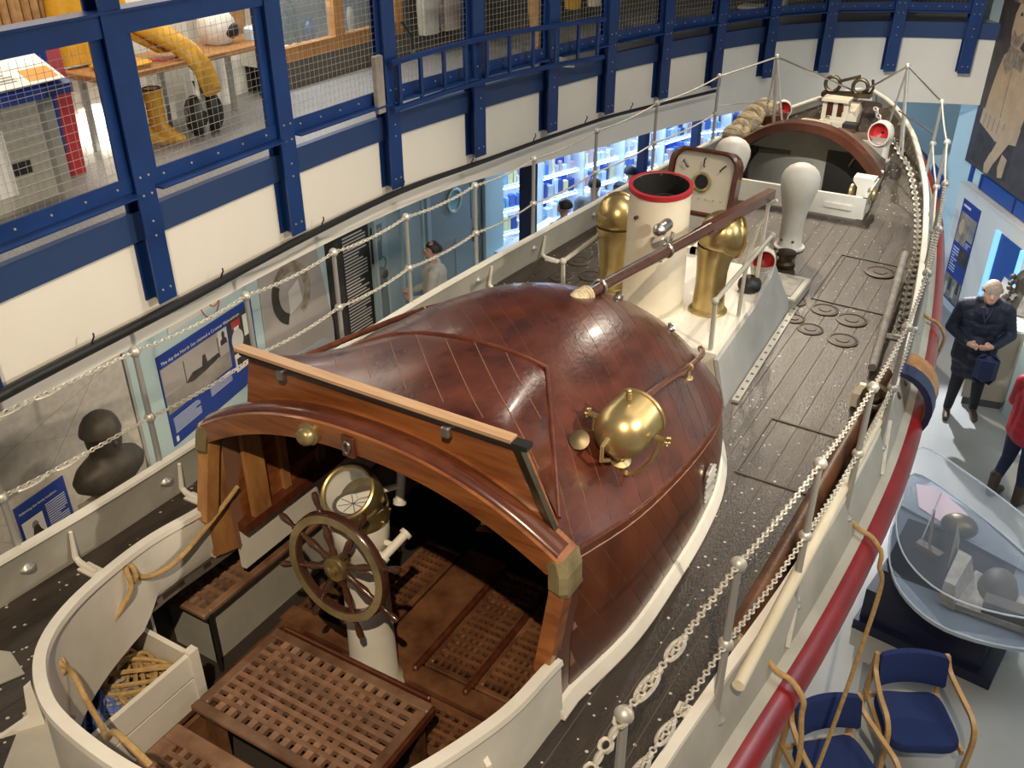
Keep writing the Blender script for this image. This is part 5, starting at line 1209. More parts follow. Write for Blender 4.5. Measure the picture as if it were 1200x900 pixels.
# navy board behind the bow
nb = tag(MB().loft([[Vector((x, 14.95+dy, z)) for x, z in ((-2.3, 0), (.62, 0), (.60, 1.75), (-.35, 2.45), (-.75, 2.45), (-2.3, 1.55))] for dy in (0, .06)]).build('display_board', 'navy_paint'), 'angular navy blue display board behind the bow', 'board')
nb = tag(MB().loft([[Vector((x, 14.85+dy, z)) for x, z in ((.66, 0), (1.2, 0), (1.2, 1.15), (.66, 1.75))] for dy in (0, .06)]).build('display_board', 'poster_blue'), 'bright blue low display board right of the bow rail', 'board')
# ================================================================== UPPER GALLERY CONTENTS
GF = 3.765
dk = thing('information_desk', 'sloping information desk with white panels at the left end of the gallery', 'desk', (-3.65, 3.2, GF))
m = MB(); m.hexa([(-3.42, 2.2, 4.46), (-3.42, 3.93, 4.46), (-3.98, 3.93, 4.72), (-3.98, 2.2, 4.72), (-3.42, 2.2, 4.52), (-3.42, 3.93, 4.52), (-3.98, 3.93, 4.78), (-3.98, 2.2, 4.78)]); m.build('desk_top', 'poster_blue', dk)
MB().bx(-4.02, -3.55, 2.3, 3.85, GF, 4.44).build('cabinet', 'boat_grey', dk); MB().bx(-3.56, -3.54, 2.4, 3.45, GF+.12, 4.3).build('cabinet_door', 'wall_white', dk); MB().bx(-3.545, -3.535, 3.46, 3.58, 4.0, 4.08).build('lock_plate', 'hose_black', dk)
DP = Poster('panel_sheet', [(-3.96, 2.25, 4.795), (-3.96, 3.90, 4.795), (-3.435, 3.90, 4.551), (-3.435, 2.25, 4.551)], (.42, 0, .9), 'print_white', None, None, .004); DP.o.parent = dk; DP.o.matrix_parent_inverse = WM[dk.name].inverted()
DP.rect('orange_strip', .86, .985, .05, .26, 'orange_print'); DP.lines(.04, .55, .08, .26, 4, 'photo_grey', 5); DP.lines(.62, .82, .08, .26, 4, 'photo_grey', 6); DP.rect('divider', .80, .803, .3, .98, 'photo_grey'); DP.poly('boat_print', [(.84, .66), (.96, .70), (.97, .78), (.90, .82), (.84, .76)], 'life_red'); DP.poly('boat_print', [(.93, .66), (.97, .68), (.97, .74), (.93, .74)], 'poster_blue', 2)
for k in range(3): DP.rect('mark_print', .885+k*.018, .893+k*.018, .52, .60, 'photo_dark')
lj = thing('life_jacket', 'red and blue life jacket hanging behind the information desk', 'jacket', (-4.0, 4.15, GF+.2))
m = MB(); m.loft([[Vector((-4.0+dx*w, 4.12+dy, z)) for dx, dy in ((-.1, -.09), (.1, -.09), (.12, .1), (-.12, .1))] for z, w in ((GF, .8), (GF+.6, 1.1), (GF+.95, .9), (GF+1.05, .4))]); m.build('body', 'dark_red', lj, True); MB().tube([(-3.88, 4.05, GF+.2), (-3.87, 4.06, GF+.7), (-3.9, 4.08, GF+1.0)], .035, 8).build('strap', 'poster_blue', lj, True)
tb_ = thing('display_table', 'wooden trestle table of lifeboat kit behind the mesh', 'table', (-4.05, 5.3, GF))
MB().bbox((-4.07, 5.35, 4.37), (.55, 1.75, .045), .006).build('table_top', 'oak_frame', tb_)
for y in (4.62, 5.35, 6.1):
    for x in (-3.85, -4.28): MB().bx(x-.02, x+.02, y-.02, y+.02, GF, 4.35).build('leg', 'stanchion_grey', tb_)
for y0, y1 in ((4.55, 5.12), (5.18, 5.62), (5.78, 6.3)): struct(MB().bx(-4.52, -4.49, y0, y1, GF, 4.32).build('wall_panel', 'wall_white'))
def boot(x, y, rz, label):
    b = thing('boot', label, 'boot', (x, y, GF)); Mx = T(x, y, GF) @ R(rz, 'Z')
    secs = [[Vector((cx+rx*math.cos(t), ry*math.sin(t), z)) for t in [2*PI*i/16 for i in range(16)]] for z, cx, rx, ry in ((.0, .055, .15, .052), (.05, .055, .15, .054), (.10, .02, .105, .052), (.15, .0, .07, .055), (.3, 0, .068, .062), (.42, 0, .078, .072))]
    MB().loft(secs, True, True).build('upper', 'yellow_oilskin', b, True, Mx); MB().loft([[Vector((.055+.155*math.cos(t), .056*math.sin(t), z)) for t in [2*PI*i/16 for i in range(16)]] for z in (0, .022)]).build('sole', 'cork_brown', b, True, Mx); MB().torus((0, 0, .42), .072, .008).build('cuff', 'rubber_black', b, True, Mx)
boot(-4.14, 4.93, 30, 'yellow sea boot under the table, the left of the pair'); boot(-4.05, 5.05, 30, 'yellow sea boot under the table, the right of the pair')
pk = thing('kit_bag', 'black breathing set standing on the gallery floor under the table', 'equipment', (-3.92, 5.42, GF)); m = MB(); m.sphere((-3.92, 5.34, GF+.16), (.1, .10, .17)); m.sphere((-3.92, 5.5, GF+.16), (.1, .10, .17)); m.build('pack', 'rubber_black', pk, True); MB().tube([(-3.92, 5.42, GF+.28), (-3.95, 5.40, GF+.42), (-3.9, 5.45, GF+.46), (-3.92, 5.5, GF+.3)], .02, 8).build('handle', 'rubber_black', pk, True)
os_ = thing('oilskin', 'yellow oilskin trousers hanging over the edge of the kit table', 'clothing', (-3.85, 5.3, 4.4))
secs = []
for x, y, z, w in ((-4.1, 5.0, 4.72, .13), (-4.0, 5.12, 4.62, .15), (-3.86, 5.28, 4.47, .12), (-3.78, 5.36, 4.32, .10), (-3.77, 5.42, 4.12, .09)): secs.append([Vector((x+w*.4*math.cos(t), y+w*math.sin(t), z+.04*math.cos(t))) for t in [2*PI*i/14 for i in range(14)]])
MB().loft(secs).build('leg_cloth', 'yellow_oilskin', os_, True)
secs = []
for x, y, z, w in ((-4.2, 4.95, 4.78, .12), (-4.08, 5.1, 4.56, .13), (-4.02, 5.25, 4.44, .10)): secs.append([Vector((x+w*.5*math.cos(t), y+w*math.sin(t), z)) for t in [2*PI*i/14 for i in range(14)]])
MB().loft(secs).build('leg_cloth', 'yellow_oilskin', os_, True)
oj = thing('oilskin', 'yellow oilskin jacket hanging at the back of the kit table', 'clothing', (-4.3, 4.7, 4.4)); secs = []
for z, w in ((4.42, .22), (4.7, .24), (5.1, .22), (5.35, .16)): secs.append([Vector((-4.33+.09*math.cos(t), 4.72+w*math.sin(t)+.02*math.sin(3*t), z)) for t in [2*PI*i/18 for i in range(18)]])
MB().loft(secs).build('body', 'yellow_oilskin', oj, True); MB().tube([(-4.3, 4.9, 5.25), (-4.22, 5.02, 4.95), (-4.2, 5.05, 4.65)], .05, 10).build('sleeve', 'yellow_oilskin', oj, True)
cj = [(4.18, 5.0), (4.42, 5.02), (5.05, 5.0)]
for i, (y, z) in enumerate(cj):
    c_ = thing('cork_jacket', ['cork life jacket hanging left of the yellow oilskin', 'cork life jacket hanging next to the yellow oilskin', 'cork life jacket hanging above the diving helmet'][i], 'jacket', (-4.4, y, 4.5))
    for k in range(4): MB().bbox((-4.42, y-.105+k*.07, z-.05), (.08, .062, .5), .015).build('cork_block', 'cork_brown', c_)
hm_ = thing('helmet', 'white crash helmet with dark visor on the kit table', 'helmet', (-4.1, 5.85, 4.39)); secs = [[Vector((-4.1+r*math.cos(t), 5.86+r*1.1*math.sin(t), 4.395+z)) for t in [2*PI*i/22 for i in range(22)]] for z, r in ((0, .10), (.05, .135), (.12, .15), (.19, .14), (.25, .10), (.28, .04), (.285, .002))]
MB().loft(secs).build('shell', 'helmet_white', hm_, True); MB().sphere((-4.015, 5.90, 4.50), (.08, .11, .075)).build('visor', 'rubber_black', hm_, True)
yb = thing('oilskin', 'folded pale yellow oilskin with orange cord lying on the table', 'clothing', (-4.0, 4.85, 4.395)); MB().bbox((-4.0, 4.78, 4.42), (.3, .36, .05), .02).build('folded_cloth', 'yellow_oilskin', yb, True); MB().tube(spline([(-3.9, 4.6+.1*k, 4.41+.015*math.sin(k*2)) for k in range(8)], 4), .010, 6).build('cord', 'life_red', yb, True)
tw = tag(MB().bbox((-4.0, 6.15, 4.42), (.12, .10, .16), .02).build('cloth_label', 'goods_3'), 'pale blue card standing on the right end of the kit table', 'card')
fg = thing('figure', 'brown costumed display figure standing behind the helmet', 'figure', (-4.3, 6.25, GF)); secs = [[Vector((-4.3+r*.7*math.cos(t), 6.22+r*math.sin(t), z)) for t in [2*PI*i/16 for i in range(16)]] for z, r in ((4.4, .14), (4.7, .16), (5.0, .17), (5.2, .10), (5.25, .07), (5.32, .09), (5.42, .09), (5.48, .02))]; MB().loft(secs).build('body', 'cork_brown', fg, True)
# wooden showcase with lit interior
sc_ = thing('showcase', 'oak framed lit showcase set in the gallery wall', 'showcase', (-4.4, 7.1, GF))
sx = -4.40; y0, y1, z0, z1 = 6.62, 8.80, 4.02, 5.4
def scb(a, b, c_, d_, nm, m_, x0=sx-.06, x1=sx+.04): return MB().bx(x0, x1, a, b, c_, d_).build(nm, m_, sc_)
scb(y0, y1, z0, z0+.13, 'frame_rail', 'oak_frame'); scb(y0, y1, z1-.12, z1, 'frame_rail', 'oak_frame')
for yv in (y0, 7.66, y1-.14): scb(yv, yv+.14, z0+.13, z1-.12, 'frame_stile', 'oak_frame')
scb(y0, y1, z0, z1, 'back', 'wall_white', sx-.26, sx-.23); scb(y0, y1, z0, z0+.1, 'floor', 'wall_white', sx-.23, sx-.06); scb(y0, y0+.03, z0, z1, 'side', 'wall_white', sx-.23, sx-.06); scb(y1-.03, y1, z0, z1, 'side', 'wall_white', sx-.23, sx-.06)
scb(y0+.1, y1-.1, z1-.15, z1-.12, 'strip_lamp', 'case_lamp', sx-.22, sx-.08); scb(y0+.14, y1-.14, z0+.13, z1-.12, 'glass', 'pane', sx-.02, sx-.015)
scb(y0, y1, GF, z0, 'plinth', 'wall_dark')
la = bpy.data.lights.new('case_light', 'AREA'); la.energy = 60; la.color = (.92, .96, 1); la.shape = 'RECTANGLE'; la.size = .1; la.size_y = 1.9
lo_ = bpy.data.objects.new('case_light', la); COL.objects.link(lo_); lo_.location = (sx-.14, 7.7, 5.24)
st_ = thing('statuette', 'dark bronze statuette of a striding man inside the lit showcase', 'statuette', (sx-.15, 7.10, 4.12)); x = sx-.15
m = MB(); m.tube([(x, 7.19, 4.12), (x, 7.22, 4.22), (x, 7.25, 4.32)], [.02, .026, .035], 8); m.tube([(x, 7.32, 4.12), (x, 7.29, 4.22), (x, 7.25, 4.32)], [.02, .026, .035], 8); m.tube([(x, 7.25, 4.30), (x, 7.25, 4.42), (x, 7.25, 4.48)], [.04, .05, .03], 10); m.sphere((x, 7.25, 4.535), .035); m.tube([(x, 7.28, 4.46), (x, 7.30, 4.38), (x, 7.27, 4.34)], .014, 6); m.build('figure', 'rubber_black', st_, True)
for yv, lab, mm, dz in ((6.86, 'small pale carved boat in the left corner of the lit showcase', 'photo_pale', .16), (6.99, 'low dark model beside the striding statuette', 'rubber_black', .07), (7.50, 'blue and white jar at the showcase centre stile', 'navy_paint', .22), (8.1, 'grey fur hat and dark bottle in the right showcase pane', 'photo_grey', .34)):
    m = MB(); m.lathe([(.07, 4.12), (.085, 4.12+dz*.35), (.075, 4.12+dz*.7), (.035, 4.12+dz*.85), (.045, 4.12+dz)], 14, T(sx-.15, yv, 0) @ Matrix.Diagonal((.6, 1, 1, 1))); tag(m.build('exhibit', mm, None, True), lab, 'exhibit')
# costumes and shadows further along
for i, (yv, xx, m1, lab) in enumerate(((9.0, -4.15, 'boat_grey', 'grey costume hanging behind the ladder bay'), (9.35, -4.10, 'photo_grey', 'dark striped costume hanging behind the ladder bay'), (11.4, -3.6, 'yellow_oilskin', 'golden costume in a lit niche behind the mesh'), (11.75, -3.45, 'cream', 'cream costume in a lit niche behind the mesh'))):
    m = MB(); secs = [[Vector((xx+r*.5*math.cos(t), yv+r*(1+.12*math.sin(5*t))*math.sin(t), z)) for t in [2*PI*i_/20 for i_ in range(20)]] for z, r in ((4.0, .16), (4.3, .18), (4.8, .15), (5.1, .17), (5.3, .08))]; tag(m.loft(secs).build('costume', m1, None, True), lab, 'costume')
wl = struct(MB().bx(-4.6, -4.52, 8.64, 9.9, GF, 6).build('wall_panel', 'wall_white')); struct(MB().bx(-4.3, -4.25, 10.0, 10.7, GF, 6).build('wall_panel', 'tan_board'))
ts = thing('wall_post', 'pale upright timber post standing behind the far mesh', 'post', (-1.75, 14.2, GF)); MB().bx(-1.85, -1.65, 14.1, 14.25, GF, 6).build('timber', 'cream', ts)
ch_ = thing('stool', 'white low stool standing behind the far railing', 'stool', (-1.9, 13.5, GF)); MB().bbox((-1.85, 13.55, GF+.10), (.5, .3, .04), .01).build('seat', 'boat_white', ch_)
for dx in (-.2, .2): MB().bx(-1.85+dx-.03, -1.85+dx+.03, 13.5, 13.6, GF, GF+.08).build('leg', 'boat_white', ch_)
sho = thing('shoe', 'pair-less striped trainer shoe left at the gallery edge under the ladder', 'shoe', (-2.55, 9.25, GF+.01)); MB().loft([[Vector((-2.62+.13*a*k+.02, 9.25+.045*b*k, GF+z)) for a, b in [(math.cos(t), math.sin(t)) for t in [2*PI*i/14 for i in range(14)]]] for z, k in ((.012, 1), (.04, 1), (.07, .8), (.095, .45))]).build('upper', 'wreck_grey', sho, True); MB().loft([[Vector((-2.62+.135*a+.02, 9.25+.05*b, GF+z)) for a, b in [(math.cos(t), math.sin(t)) for t in [2*PI*i/14 for i in range(14)]]] for z in (.001, .02)]).build('sole', 'print_white', sho, True)
# ================================================================== RIGHT SIDE OF THE HALL
def rposter(name, s0, s1, z0, z1, off, mat_, label, cat='poster', th=.02):
    return Poster(name, [WR(s0, z1, off), WR(s1, z1, off), WR(s1, z0, off), WR(s0, z0, off)], WN, mat_, label, cat, th)
bn2 = rposter('photo_banner', -.32, 1.6, 1.95, 5.0, .02, 'sepia_dark', 'huge sepia photo banner of an oilskin-clad seaman high on the right wall', 'banner')
bn2.poly('trouser_print', [(.08, .02), (.62, .02), (.62, .24), (.10, .24)], 'photo_dark', 1)
bn2.poly('oilskin_print', [(.10, .20), (.12, .32), (.15, .42), (.19, .49), (.30, .55), (.46, .52), (.60, .44), (.66, .30), (.62, .20), (.36, .17)], 'sepia_cork', 2)
bn2.poly('belt_print', [(.08, .19), (.36, .15), (.64, .18), (.65, .25), (.36, .22), (.09, .255)], 'sepia_skin', 3)
for a in (.13, .20, .27, .34, .42, .50): bn2.poly('fold_print', [(a, .18), (a+.012, .18), (a+.02, .24), (a+.008, .24)], 'photo_sepia', 4)
bn2.poly('coat_seam_print', [(.34, .25), (.352, .25), (.345, .47), (.333, .47)], 'photo_sepia', 4)
bn2.poly('collar_print', [(.19, .46), (.27, .42), (.36, .46), (.46, .45), (.50, .53), (.38, .53), (.24, .54)], 'photo_sepia', 4)
bn2.poly('face_print', [(.24, .54), (.36, .53), (.43, .60), (.43, .70), (.36, .74), (.26, .73), (.21, .66), (.21, .59)], 'sepia_skin', 5)
bn2.poly('beard_print', [(.23, .56), (.30, .52), (.38, .56), (.37, .60), (.30, .575), (.24, .60)], 'photo_sepia', 6)
for a in (.27, .36): bn2.poly('eye_print', [(a, .655), (a+.035, .655), (a+.03, .668), (a+.005, .668)], 'photo_dark', 6)
bn2.poly('hat_print', [(.15, .70), (.50, .70), (.46, .78), (.34, .86), (.22, .78)], 'photo_sepia', 6)
bn2.poly('arm_print', [(.56, .42), (.66, .40), (.56, .18), (.40, .05), (.34, .09), (.44, .22)], 'sepia_cork', 5)
bn2.poly('hand_print', [(.34, .10), (.42, .07), (.37, .01), (.31, .005), (.29, .04)], 'sepia_skin', 6)
bn2.poly('hand_print', [(.50, .12), (.58, .11), (.57, .03), (.51, .02), (.48, .06)], 'sepia_skin', 6)
bt = tag(wallbox(.25, 2.6, 1.74, 1.93, .02, .05).build('backlit_strip', 'slot_blue'), 'deep blue backlit strip under the sepia banner', 'light strip')
for s in (.30, 1.25, 2.1): wallbox(s, s+.03, 1.74, 1.93, .05, .06).build('strip_bar', 'navy_paint', bt)
pn = thing('exhibition_panel', 'white exhibition panel with a blue poster against the right wall', 'panel', tuple(WR(1.0, 0, .1)))
wallbox(-.06, 3.4, 0, 1.72, .04, .14).build('board', 'wall_white', pn); wallbox(-.06, 3.4, 1.70, 1.73, .03, .16).build('top_edge', 'boat_white', pn)
q1 = rposter('poster', .15, .69, .12, 1.56, .141, 'poster_blue', 'tall narrow blue poster of old photographs on the white panel', 'poster', .006)
q1.rect('photograph', .05, .62, .58, .88, 'photo_sepia'); q1.rect('photograph', .62, .97, .66, .88, 'photo_grey', 2); q1.rect('photograph', .45, .95, .40, .56, 'photo_dark', 2); q1.rect('photograph', .02, .98, .02, .24, 'photo_sepia', 1); q1.lines(.08, .42, .28, .54, 9, seed=9); q1.lines(.66, .95, .58, .64, 3, seed=8); q1.lines(.08, .5, .92, .97, 1, 'print_white', seed=1)
for k, (a, b) in enumerate(((.1, .04), (.3, .10), (.55, .05), (.75, .12))): q1.poly('figure_print', [(a, b), (a+.16, b), (a+.14, b+.12), (a+.02, b+.12)], ['photo_pale', 'photo_dark'][k % 2], 3)
q1.poly('face_print', [(.25+.14*math.cos(t), .74+.08*math.sin(t)) for t in [2*PI*i/14 for i in range(14)]], 'sepia_skin', 3)
rposter('small_notice', -.02, .10, .95, 1.35, .141, 'photo_pale', 'small faded notice left of the tall blue poster', 'notice', .004)
sl_ = thing('wall_recess', 'glowing blue framed recess in the white panel behind the sculpture', 'recess', tuple(WR(1.5, .9, .14)))
wallbox(1.22, 1.34, .25, 1.50, .14, .17).build('lit_edge', 'slot_glow', sl_); wallbox(1.34, 1.9, .25, 1.50, .14, .15).build('recess_back', 'slot_blue', sl_); wallbox(1.9, 1.97, .25, 1.50, .14, .17).build('lit_edge', 'slot_glow', sl_)
# display counter with a bronze sculpture
ct2 = thing('display_counter', 'tan display counter with dark skirting behind the man', 'counter', (2.5, 11.3, 0))
MB().hexa([(1.95, 11.03, .10), (2.40, 11.12, .10), (2.75, 12.6, .10), (2.05, 12.9, .10), (1.95, 11.03, 1.02), (2.40, 11.12, 1.02), (2.75, 12.6, 1.02), (2.05, 12.9, 1.02)]).build('body', 'tan_board', ct2)
MB().hexa([(1.97, 11.05, 0), (2.39, 11.13, 0), (2.74, 12.6, 0), (2.06, 12.85, 0), (1.97, 11.05, .10), (2.39, 11.13, .10), (2.74, 12.6, .10), (2.06, 12.85, .10)]).build('skirting', 'grey_skirt', ct2)
MB().hexa([(1.93, 11.01, 1.02), (2.43, 11.10, 1.02), (2.78, 12.62, 1.02), (2.04, 12.93, 1.02), (1.93, 11.01, 1.05), (2.43, 11.10, 1.05), (2.78, 12.62, 1.05), (2.04, 12.93, 1.05)]).build('top', 'wall_white', ct2)
tag(MB().hexa([(2.42, 11.02, 0), (3.3, 10.0, 0), (3.33, 10.03, 0), (2.45, 11.05, 0), (2.42, 11.02, 1.15), (3.3, 10.0, 1.15), (3.33, 10.03, 1.15), (2.45, 11.05, 1.15)]).build('side_screen', 'wall_blue'), 'pale blue screen standing right of the tan counter', 'screen')
sc2 = thing('sculpture', 'dark bronze sculpture of a seaman in a grey hooded cape on the counter', 'sculpture', (2.33, 11.75, 1.05))
secs = [[Vector((2.30+rx*math.cos(t)+.012*math.sin(7*t), 11.75+ry*math.sin(t), 1.05+z)) for t in [2*PI*i/24 for i in range(24)]] for z, rx, ry in ((0, .20, .22), (.06, .26, .25), (.14, .20, .2), (.2, .12, .13), (.27, .11, .12), (.36, .14, .14), (.42, .13, .14), (.48, .07, .08))]
MB().loft(secs).build('head', 'bust_bronze', sc2, True)
secs = [[Vector((2.36+rx*math.cos(t), 11.77+ry*math.sin(t), 1.05+z)) for t in [math.radians(-110+220*i/20) for i in range(21)]] for z, rx, ry in ((.02, .30, .30), (.16, .24, .25), (.28, .17, .18), (.40, .17, .18), (.50, .10, .11), (.53, .02, .02))]
MB().loft(secs, False, False).build('cape', 'wreck_grey', sc2, True)
for k in range(9): MB().sphere((2.14+.03*math.sin(k*2), 11.60+.02*math.cos(k*3), 1.12+.045*k), .035, 8, 6).build('beard_lump', 'bust_bronze', sc2, True)
# ---- acrylic case on its plinth
pc = thing('display_case', 'boat-shaped clear acrylic display case on a stepped navy plinth', 'display case', (2.4, 7.0, 0))
def rotb(cx, cy, a, sx, sy, z0, z1, taper=1):
    c, s = math.cos(math.radians(a)), math.sin(math.radians(a)); q = []
    for z, k in ((z0, 1), (z1, taper)):
        for x, y in ((-1, -1), (1, -1), (1, 1), (-1, 1)): X, Y = x*sx/2*k, y*sy/2*k; q.append(Vector((cx+c*X-s*Y, cy+s*X+c*Y, z)))
    return MB().hexa(q)
PA = -12
rotb(2.34, 6.98, PA+4, 1.12, .92, 0, .10).build('base_step', 'plinth_navy', pc); rotb(2.30, 6.98, PA+4, .98, .80, .10, .42).build('plinth', 'plinth_navy', pc)
rotb(2.32, 6.98, PA+8, .86, .78, .42, .70, 1.05).build('upper_plinth', 'plinth_navy', pc)
tip = Vector((1.83, 8.15)); 
outl = spline([(1.82, 8.12, 0), (1.80, 7.55, 0), (1.83, 6.90, 0), (2.02, 6.40, 0), (2.40, 6.14, 0), (2.95, 6.22, 0), (3.35, 6.55, 0), (3.20, 6.95, 0), (2.80, 7.42, 0), (2.30, 7.85, 0)], 5, True)
zc0, zc1 = .72, 1.02
def sc_out(k, z): c = Vector((2.42, 6.95, 0)); return [c+(Vector(p)-c)*k+Vector((0, 0, z)) for p in outl]
MB().loft([sc_out(1, zc0-.03), sc_out(1, zc0)]).build('base_board', 'sea_pale', pc)
MB().loft([sc_out(1, zc0), sc_out(1, zc1), sc_out(.98, zc1+.012)], True, True).build('acrylic_cover', 'acrylic', pc)
for z in (zc0+.004, zc1): MB().tube(sc_out(1, z), .008, 6, closed=True).build('cover_edge', 'edge_acrylic', pc, True)
MB().tube([(2.05, 7.1, zc0), (2.10, 7.2, zc1+.18)], .006, 6).build('rod', 'edge_acrylic', pc)
wk = thing('wreck_model', 'grey model of a broken wreck inside the clear case', 'model', (2.45, 6.8, zc0))
MB().loft([[Vector(p) for p in r] for r in ([(2.30, 6.42, zc0), (2.42, 6.38, zc0), (2.52, 6.80, zc0), (2.36, 6.86, zc0)], [(2.30, 6.44, zc0+.2), (2.38, 6.42, zc0+.2), (2.44, 6.80, zc0+.24), (2.34, 6.84, zc0+.24)])]).build('hull_side', 'wreck_grey', wk)
MB().loft([[Vector((x, y, zc0+z)) for x, y in ((2.42, 6.40), (2.95, 6.38), (3.0, 6.7), (2.5, 6.9))] for z in (0, .05)]).build('deck_slab', 'wreck_grey', wk)
MB().add([(2.30, 6.86, zc0), (2.33, 7.25, zc0+.05), (2.28, 7.15, zc0+.26), (2.32, 6.82, zc0+.3), (2.36, 6.84, zc0+.02)], [(0, 1, 2, 3), (4, 3, 2, 1)]).build('torn_plate', 'wreck_grey', wk)
m = MB(); secs = [[Vector((2.68+.15*a*k, 6.75+.22*b*k, zc0+.05+z)) for a, b in [(math.cos(t), math.sin(t)) for t in [2*PI*i/18 for i in range(18)]]] for z, k in ((0, 1), (.08, .8), (.13, .4))]; m.loft(secs).build('hold_mouth', 'photo_dark', wk, True)
MB().bx(2.60, 2.98, 6.40, 6.52, zc0+.05, zc0+.16).build('deck_house', 'photo_dark', wk); MB().bx(2.96, 3.0, 6.34, 6.5, zc0, zc0+.24).build('stern_post', 'cream', wk)
MB().box((2.13, 7.0, zc0+.03), (.22, .08, .05), R(-25, 'Z')).build('timber', 'leather_brown', wk); MB().bar((2.12, 7.05, zc0+.05), (2.08, 7.25, zc0+.26), .02, .02).build('broken_mast', 'leather_brown', wk)
be = tag(MB().sphere((2.30, 7.36, zc0+.10), (.15, .12, .10), 18, 12).build('boulder', 'bronze', None, True), 'dark rounded boulder in the clear case beside the wreck', 'boulder')
MB().loft([[Vector((x, y, zc0+z)) for x, y in ((1.86, 7.95), (2.05, 7.98), (2.35, 7.70), (2.2, 7.45), (1.95, 7.6))] for z in (.001, .006)]).build('pink_patch', 'goods_4', wk)
# ---- two armchairs with blue cushions
def armchair(cx, cy, a, label):
    t = thing('armchair', label, 'chair', (cx, cy, 0), 'blue armchairs by the lifeboat'); Mx = T(cx, cy, 0) @ R(a, 'Z')   # local -y = front
    def seatsec(z, k): return [Vector((x*k, y*k, z)) for x, y in spline([(-.22, -.24, 0), (0, -.265, 0), (.22, -.24, 0), (.245, 0, 0), (.22, .20, 0), (0, .215, 0), (-.22, .20, 0), (-.245, 0, 0)], 4, True) for x, y in ((x, y),)] if 0 else [Vector((p[0]*k, p[1]*k, z)) for p in spline([(-.22, -.24, 0), (0, -.27, 0), (.22, -.24, 0), (.25, 0, 0), (.21, .21, 0), (0, .22, 0), (-.21, .21, 0), (-.25, 0, 0)], 4, True)]
    MB().loft([seatsec(.40, .97), seatsec(.42, 1), seatsec(.455, 1), seatsec(.475, .96), seatsec(.48, .8)]).build('seat', 'chair_blue', t, True, Mx)
    secs = []
    for z, y in ((.58, .235), (.60, .23), (.66, .245), (.74, .265), (.80, .28), (.82, .29)):
        k = .94 if z in (.58, .82) else 1
        secs.append([Vector((x*k, y+.05*(x/.24)**2*-1+dy, z)) for x, dy in [(-.24+.48*i/10, -.022) for i in range(11)]+[(.24-.48*i/10, .022) for i in range(11)]])
    MB().loft(secs).build('backrest', 'chair_blue', t, 60, Mx)
    for s in (-1, 1):
        pth = spline([(s*.27, -.26, 0), (s*.285, -.27, .30), (s*.29, -.26, .56), (s*.29, -.18, .655), (s*.285, 0, .665), (s*.265, .20, .70), (s*.25, .27, .80)], 5)
        m = MB(); m.loft([[Vector(p)+Vector((dx, 0, 0))+u for dx, u in ((-.016, q), (.016, q), (.016, -q), (-.016, -q))] for p, q in [(p, (lambda tt: Vector((0, -tt.z, tt.y)).normalized()*.014)(Vector(pth[min(i+1, len(pth)-1)])-Vector(pth[max(i-1, 0)]))) for i, p in enumerate(pth)]]); m.build('arm', 'beech', t, 40, Mx)
        MB().bar((s*.25, .27, .80), (s*.26, .30, 0), .03, .035, (0, 1, 0)).build('leg', 'beech', t, False, Mx)
        MB().bar((s*.262, -.24, .385), (s*.255, .28, .385), .024, .045).build('seat_rail', 'beech', t, False, Mx)
    MB().bar((-.25, .25, .40), (.25, .25, .40), .024, .04).build('cross_rail', 'beech', t, False, Mx)
armchair(2.36, 5.42, 28, 'blue upholstered armchair with bent wood arms nearest the navy plinth')
armchair(1.98, 4.72, 42, 'blue upholstered armchair half hidden behind the red fender')
# ================================================================== PEOPLE
def person(name, label, loc, rotz, chains, mats, rules, voxel=.014, extra=None):
    """chains: lists of (x,y,z,r) capsules fused into one skin; rules: (mat index, list of chain ids)"""
    mb = MB(); seg = []
    for ci, (mi, ch) in enumerate(chains):
        for a, b in zip(ch, ch[1:]):
            A, B = Vector(a[:3]), Vector(b[:3]); n = max(2, int((B-A).length/(.6*min(a[3], b[3])))+1)
            for j in range(n):
                f = j/(n-1); mb.sphere(A.lerp(B, f), a[3]+(b[3]-a[3])*f, 10, 7); seg.append((A.lerp(B, f), a[3]+(b[3]-a[3])*f, mi))
    me = mb.mesh('tmp', 'skin'); o = bpy.data.objects.new('tmp', me); COL.objects.link(o)
    md = o.modifiers.new('r', 'REMESH'); md.mode = 'VOXEL'; md.voxel_size = voxel; ms = o.modifiers.new('s', 'SMOOTH'); ms.iterations = 3; ms.factor = .5
    bpy.context.view_layer.update(); nm = bpy.data.meshes.new_from_object(o.evaluated_get(bpy.context.evaluated_depsgraph_get()))
    bpy.data.objects.remove(o)
    nm.materials.clear()
    for k in mats: nm.materials.append(M[k])
    C0 = np.array([s[0][:] for s in seg]); Rr = np.array([s[1] for s in seg]); Mi = np.array([s[2] for s in seg])
    cen = np.zeros(len(nm.polygons)*3); nm.polygons.foreach_get('center', cen); cen = cen.reshape(-1, 3)
    idx = np.zeros(len(cen), int)
    for i0 in range(0, len(cen), 2000):
        c = cen[i0:i0+2000]; d = np.linalg.norm(c[:, None, :]-C0[None], axis=2)-Rr[None]; idx[i0:i0+2000] = Mi[d.argmin(1)]
    nm.polygons.foreach_set('material_index', idx.tolist()); nm.polygons.foreach_set('use_smooth', [True]*len(nm.polygons)); nm.name = name
    Mx = T(*loc) @ R(rotz, 'Z')
    root = thing(name, label, 'person', loc); body = inst('body', nm, root, Mx)
    if extra: extra(body, Mx)
    return root
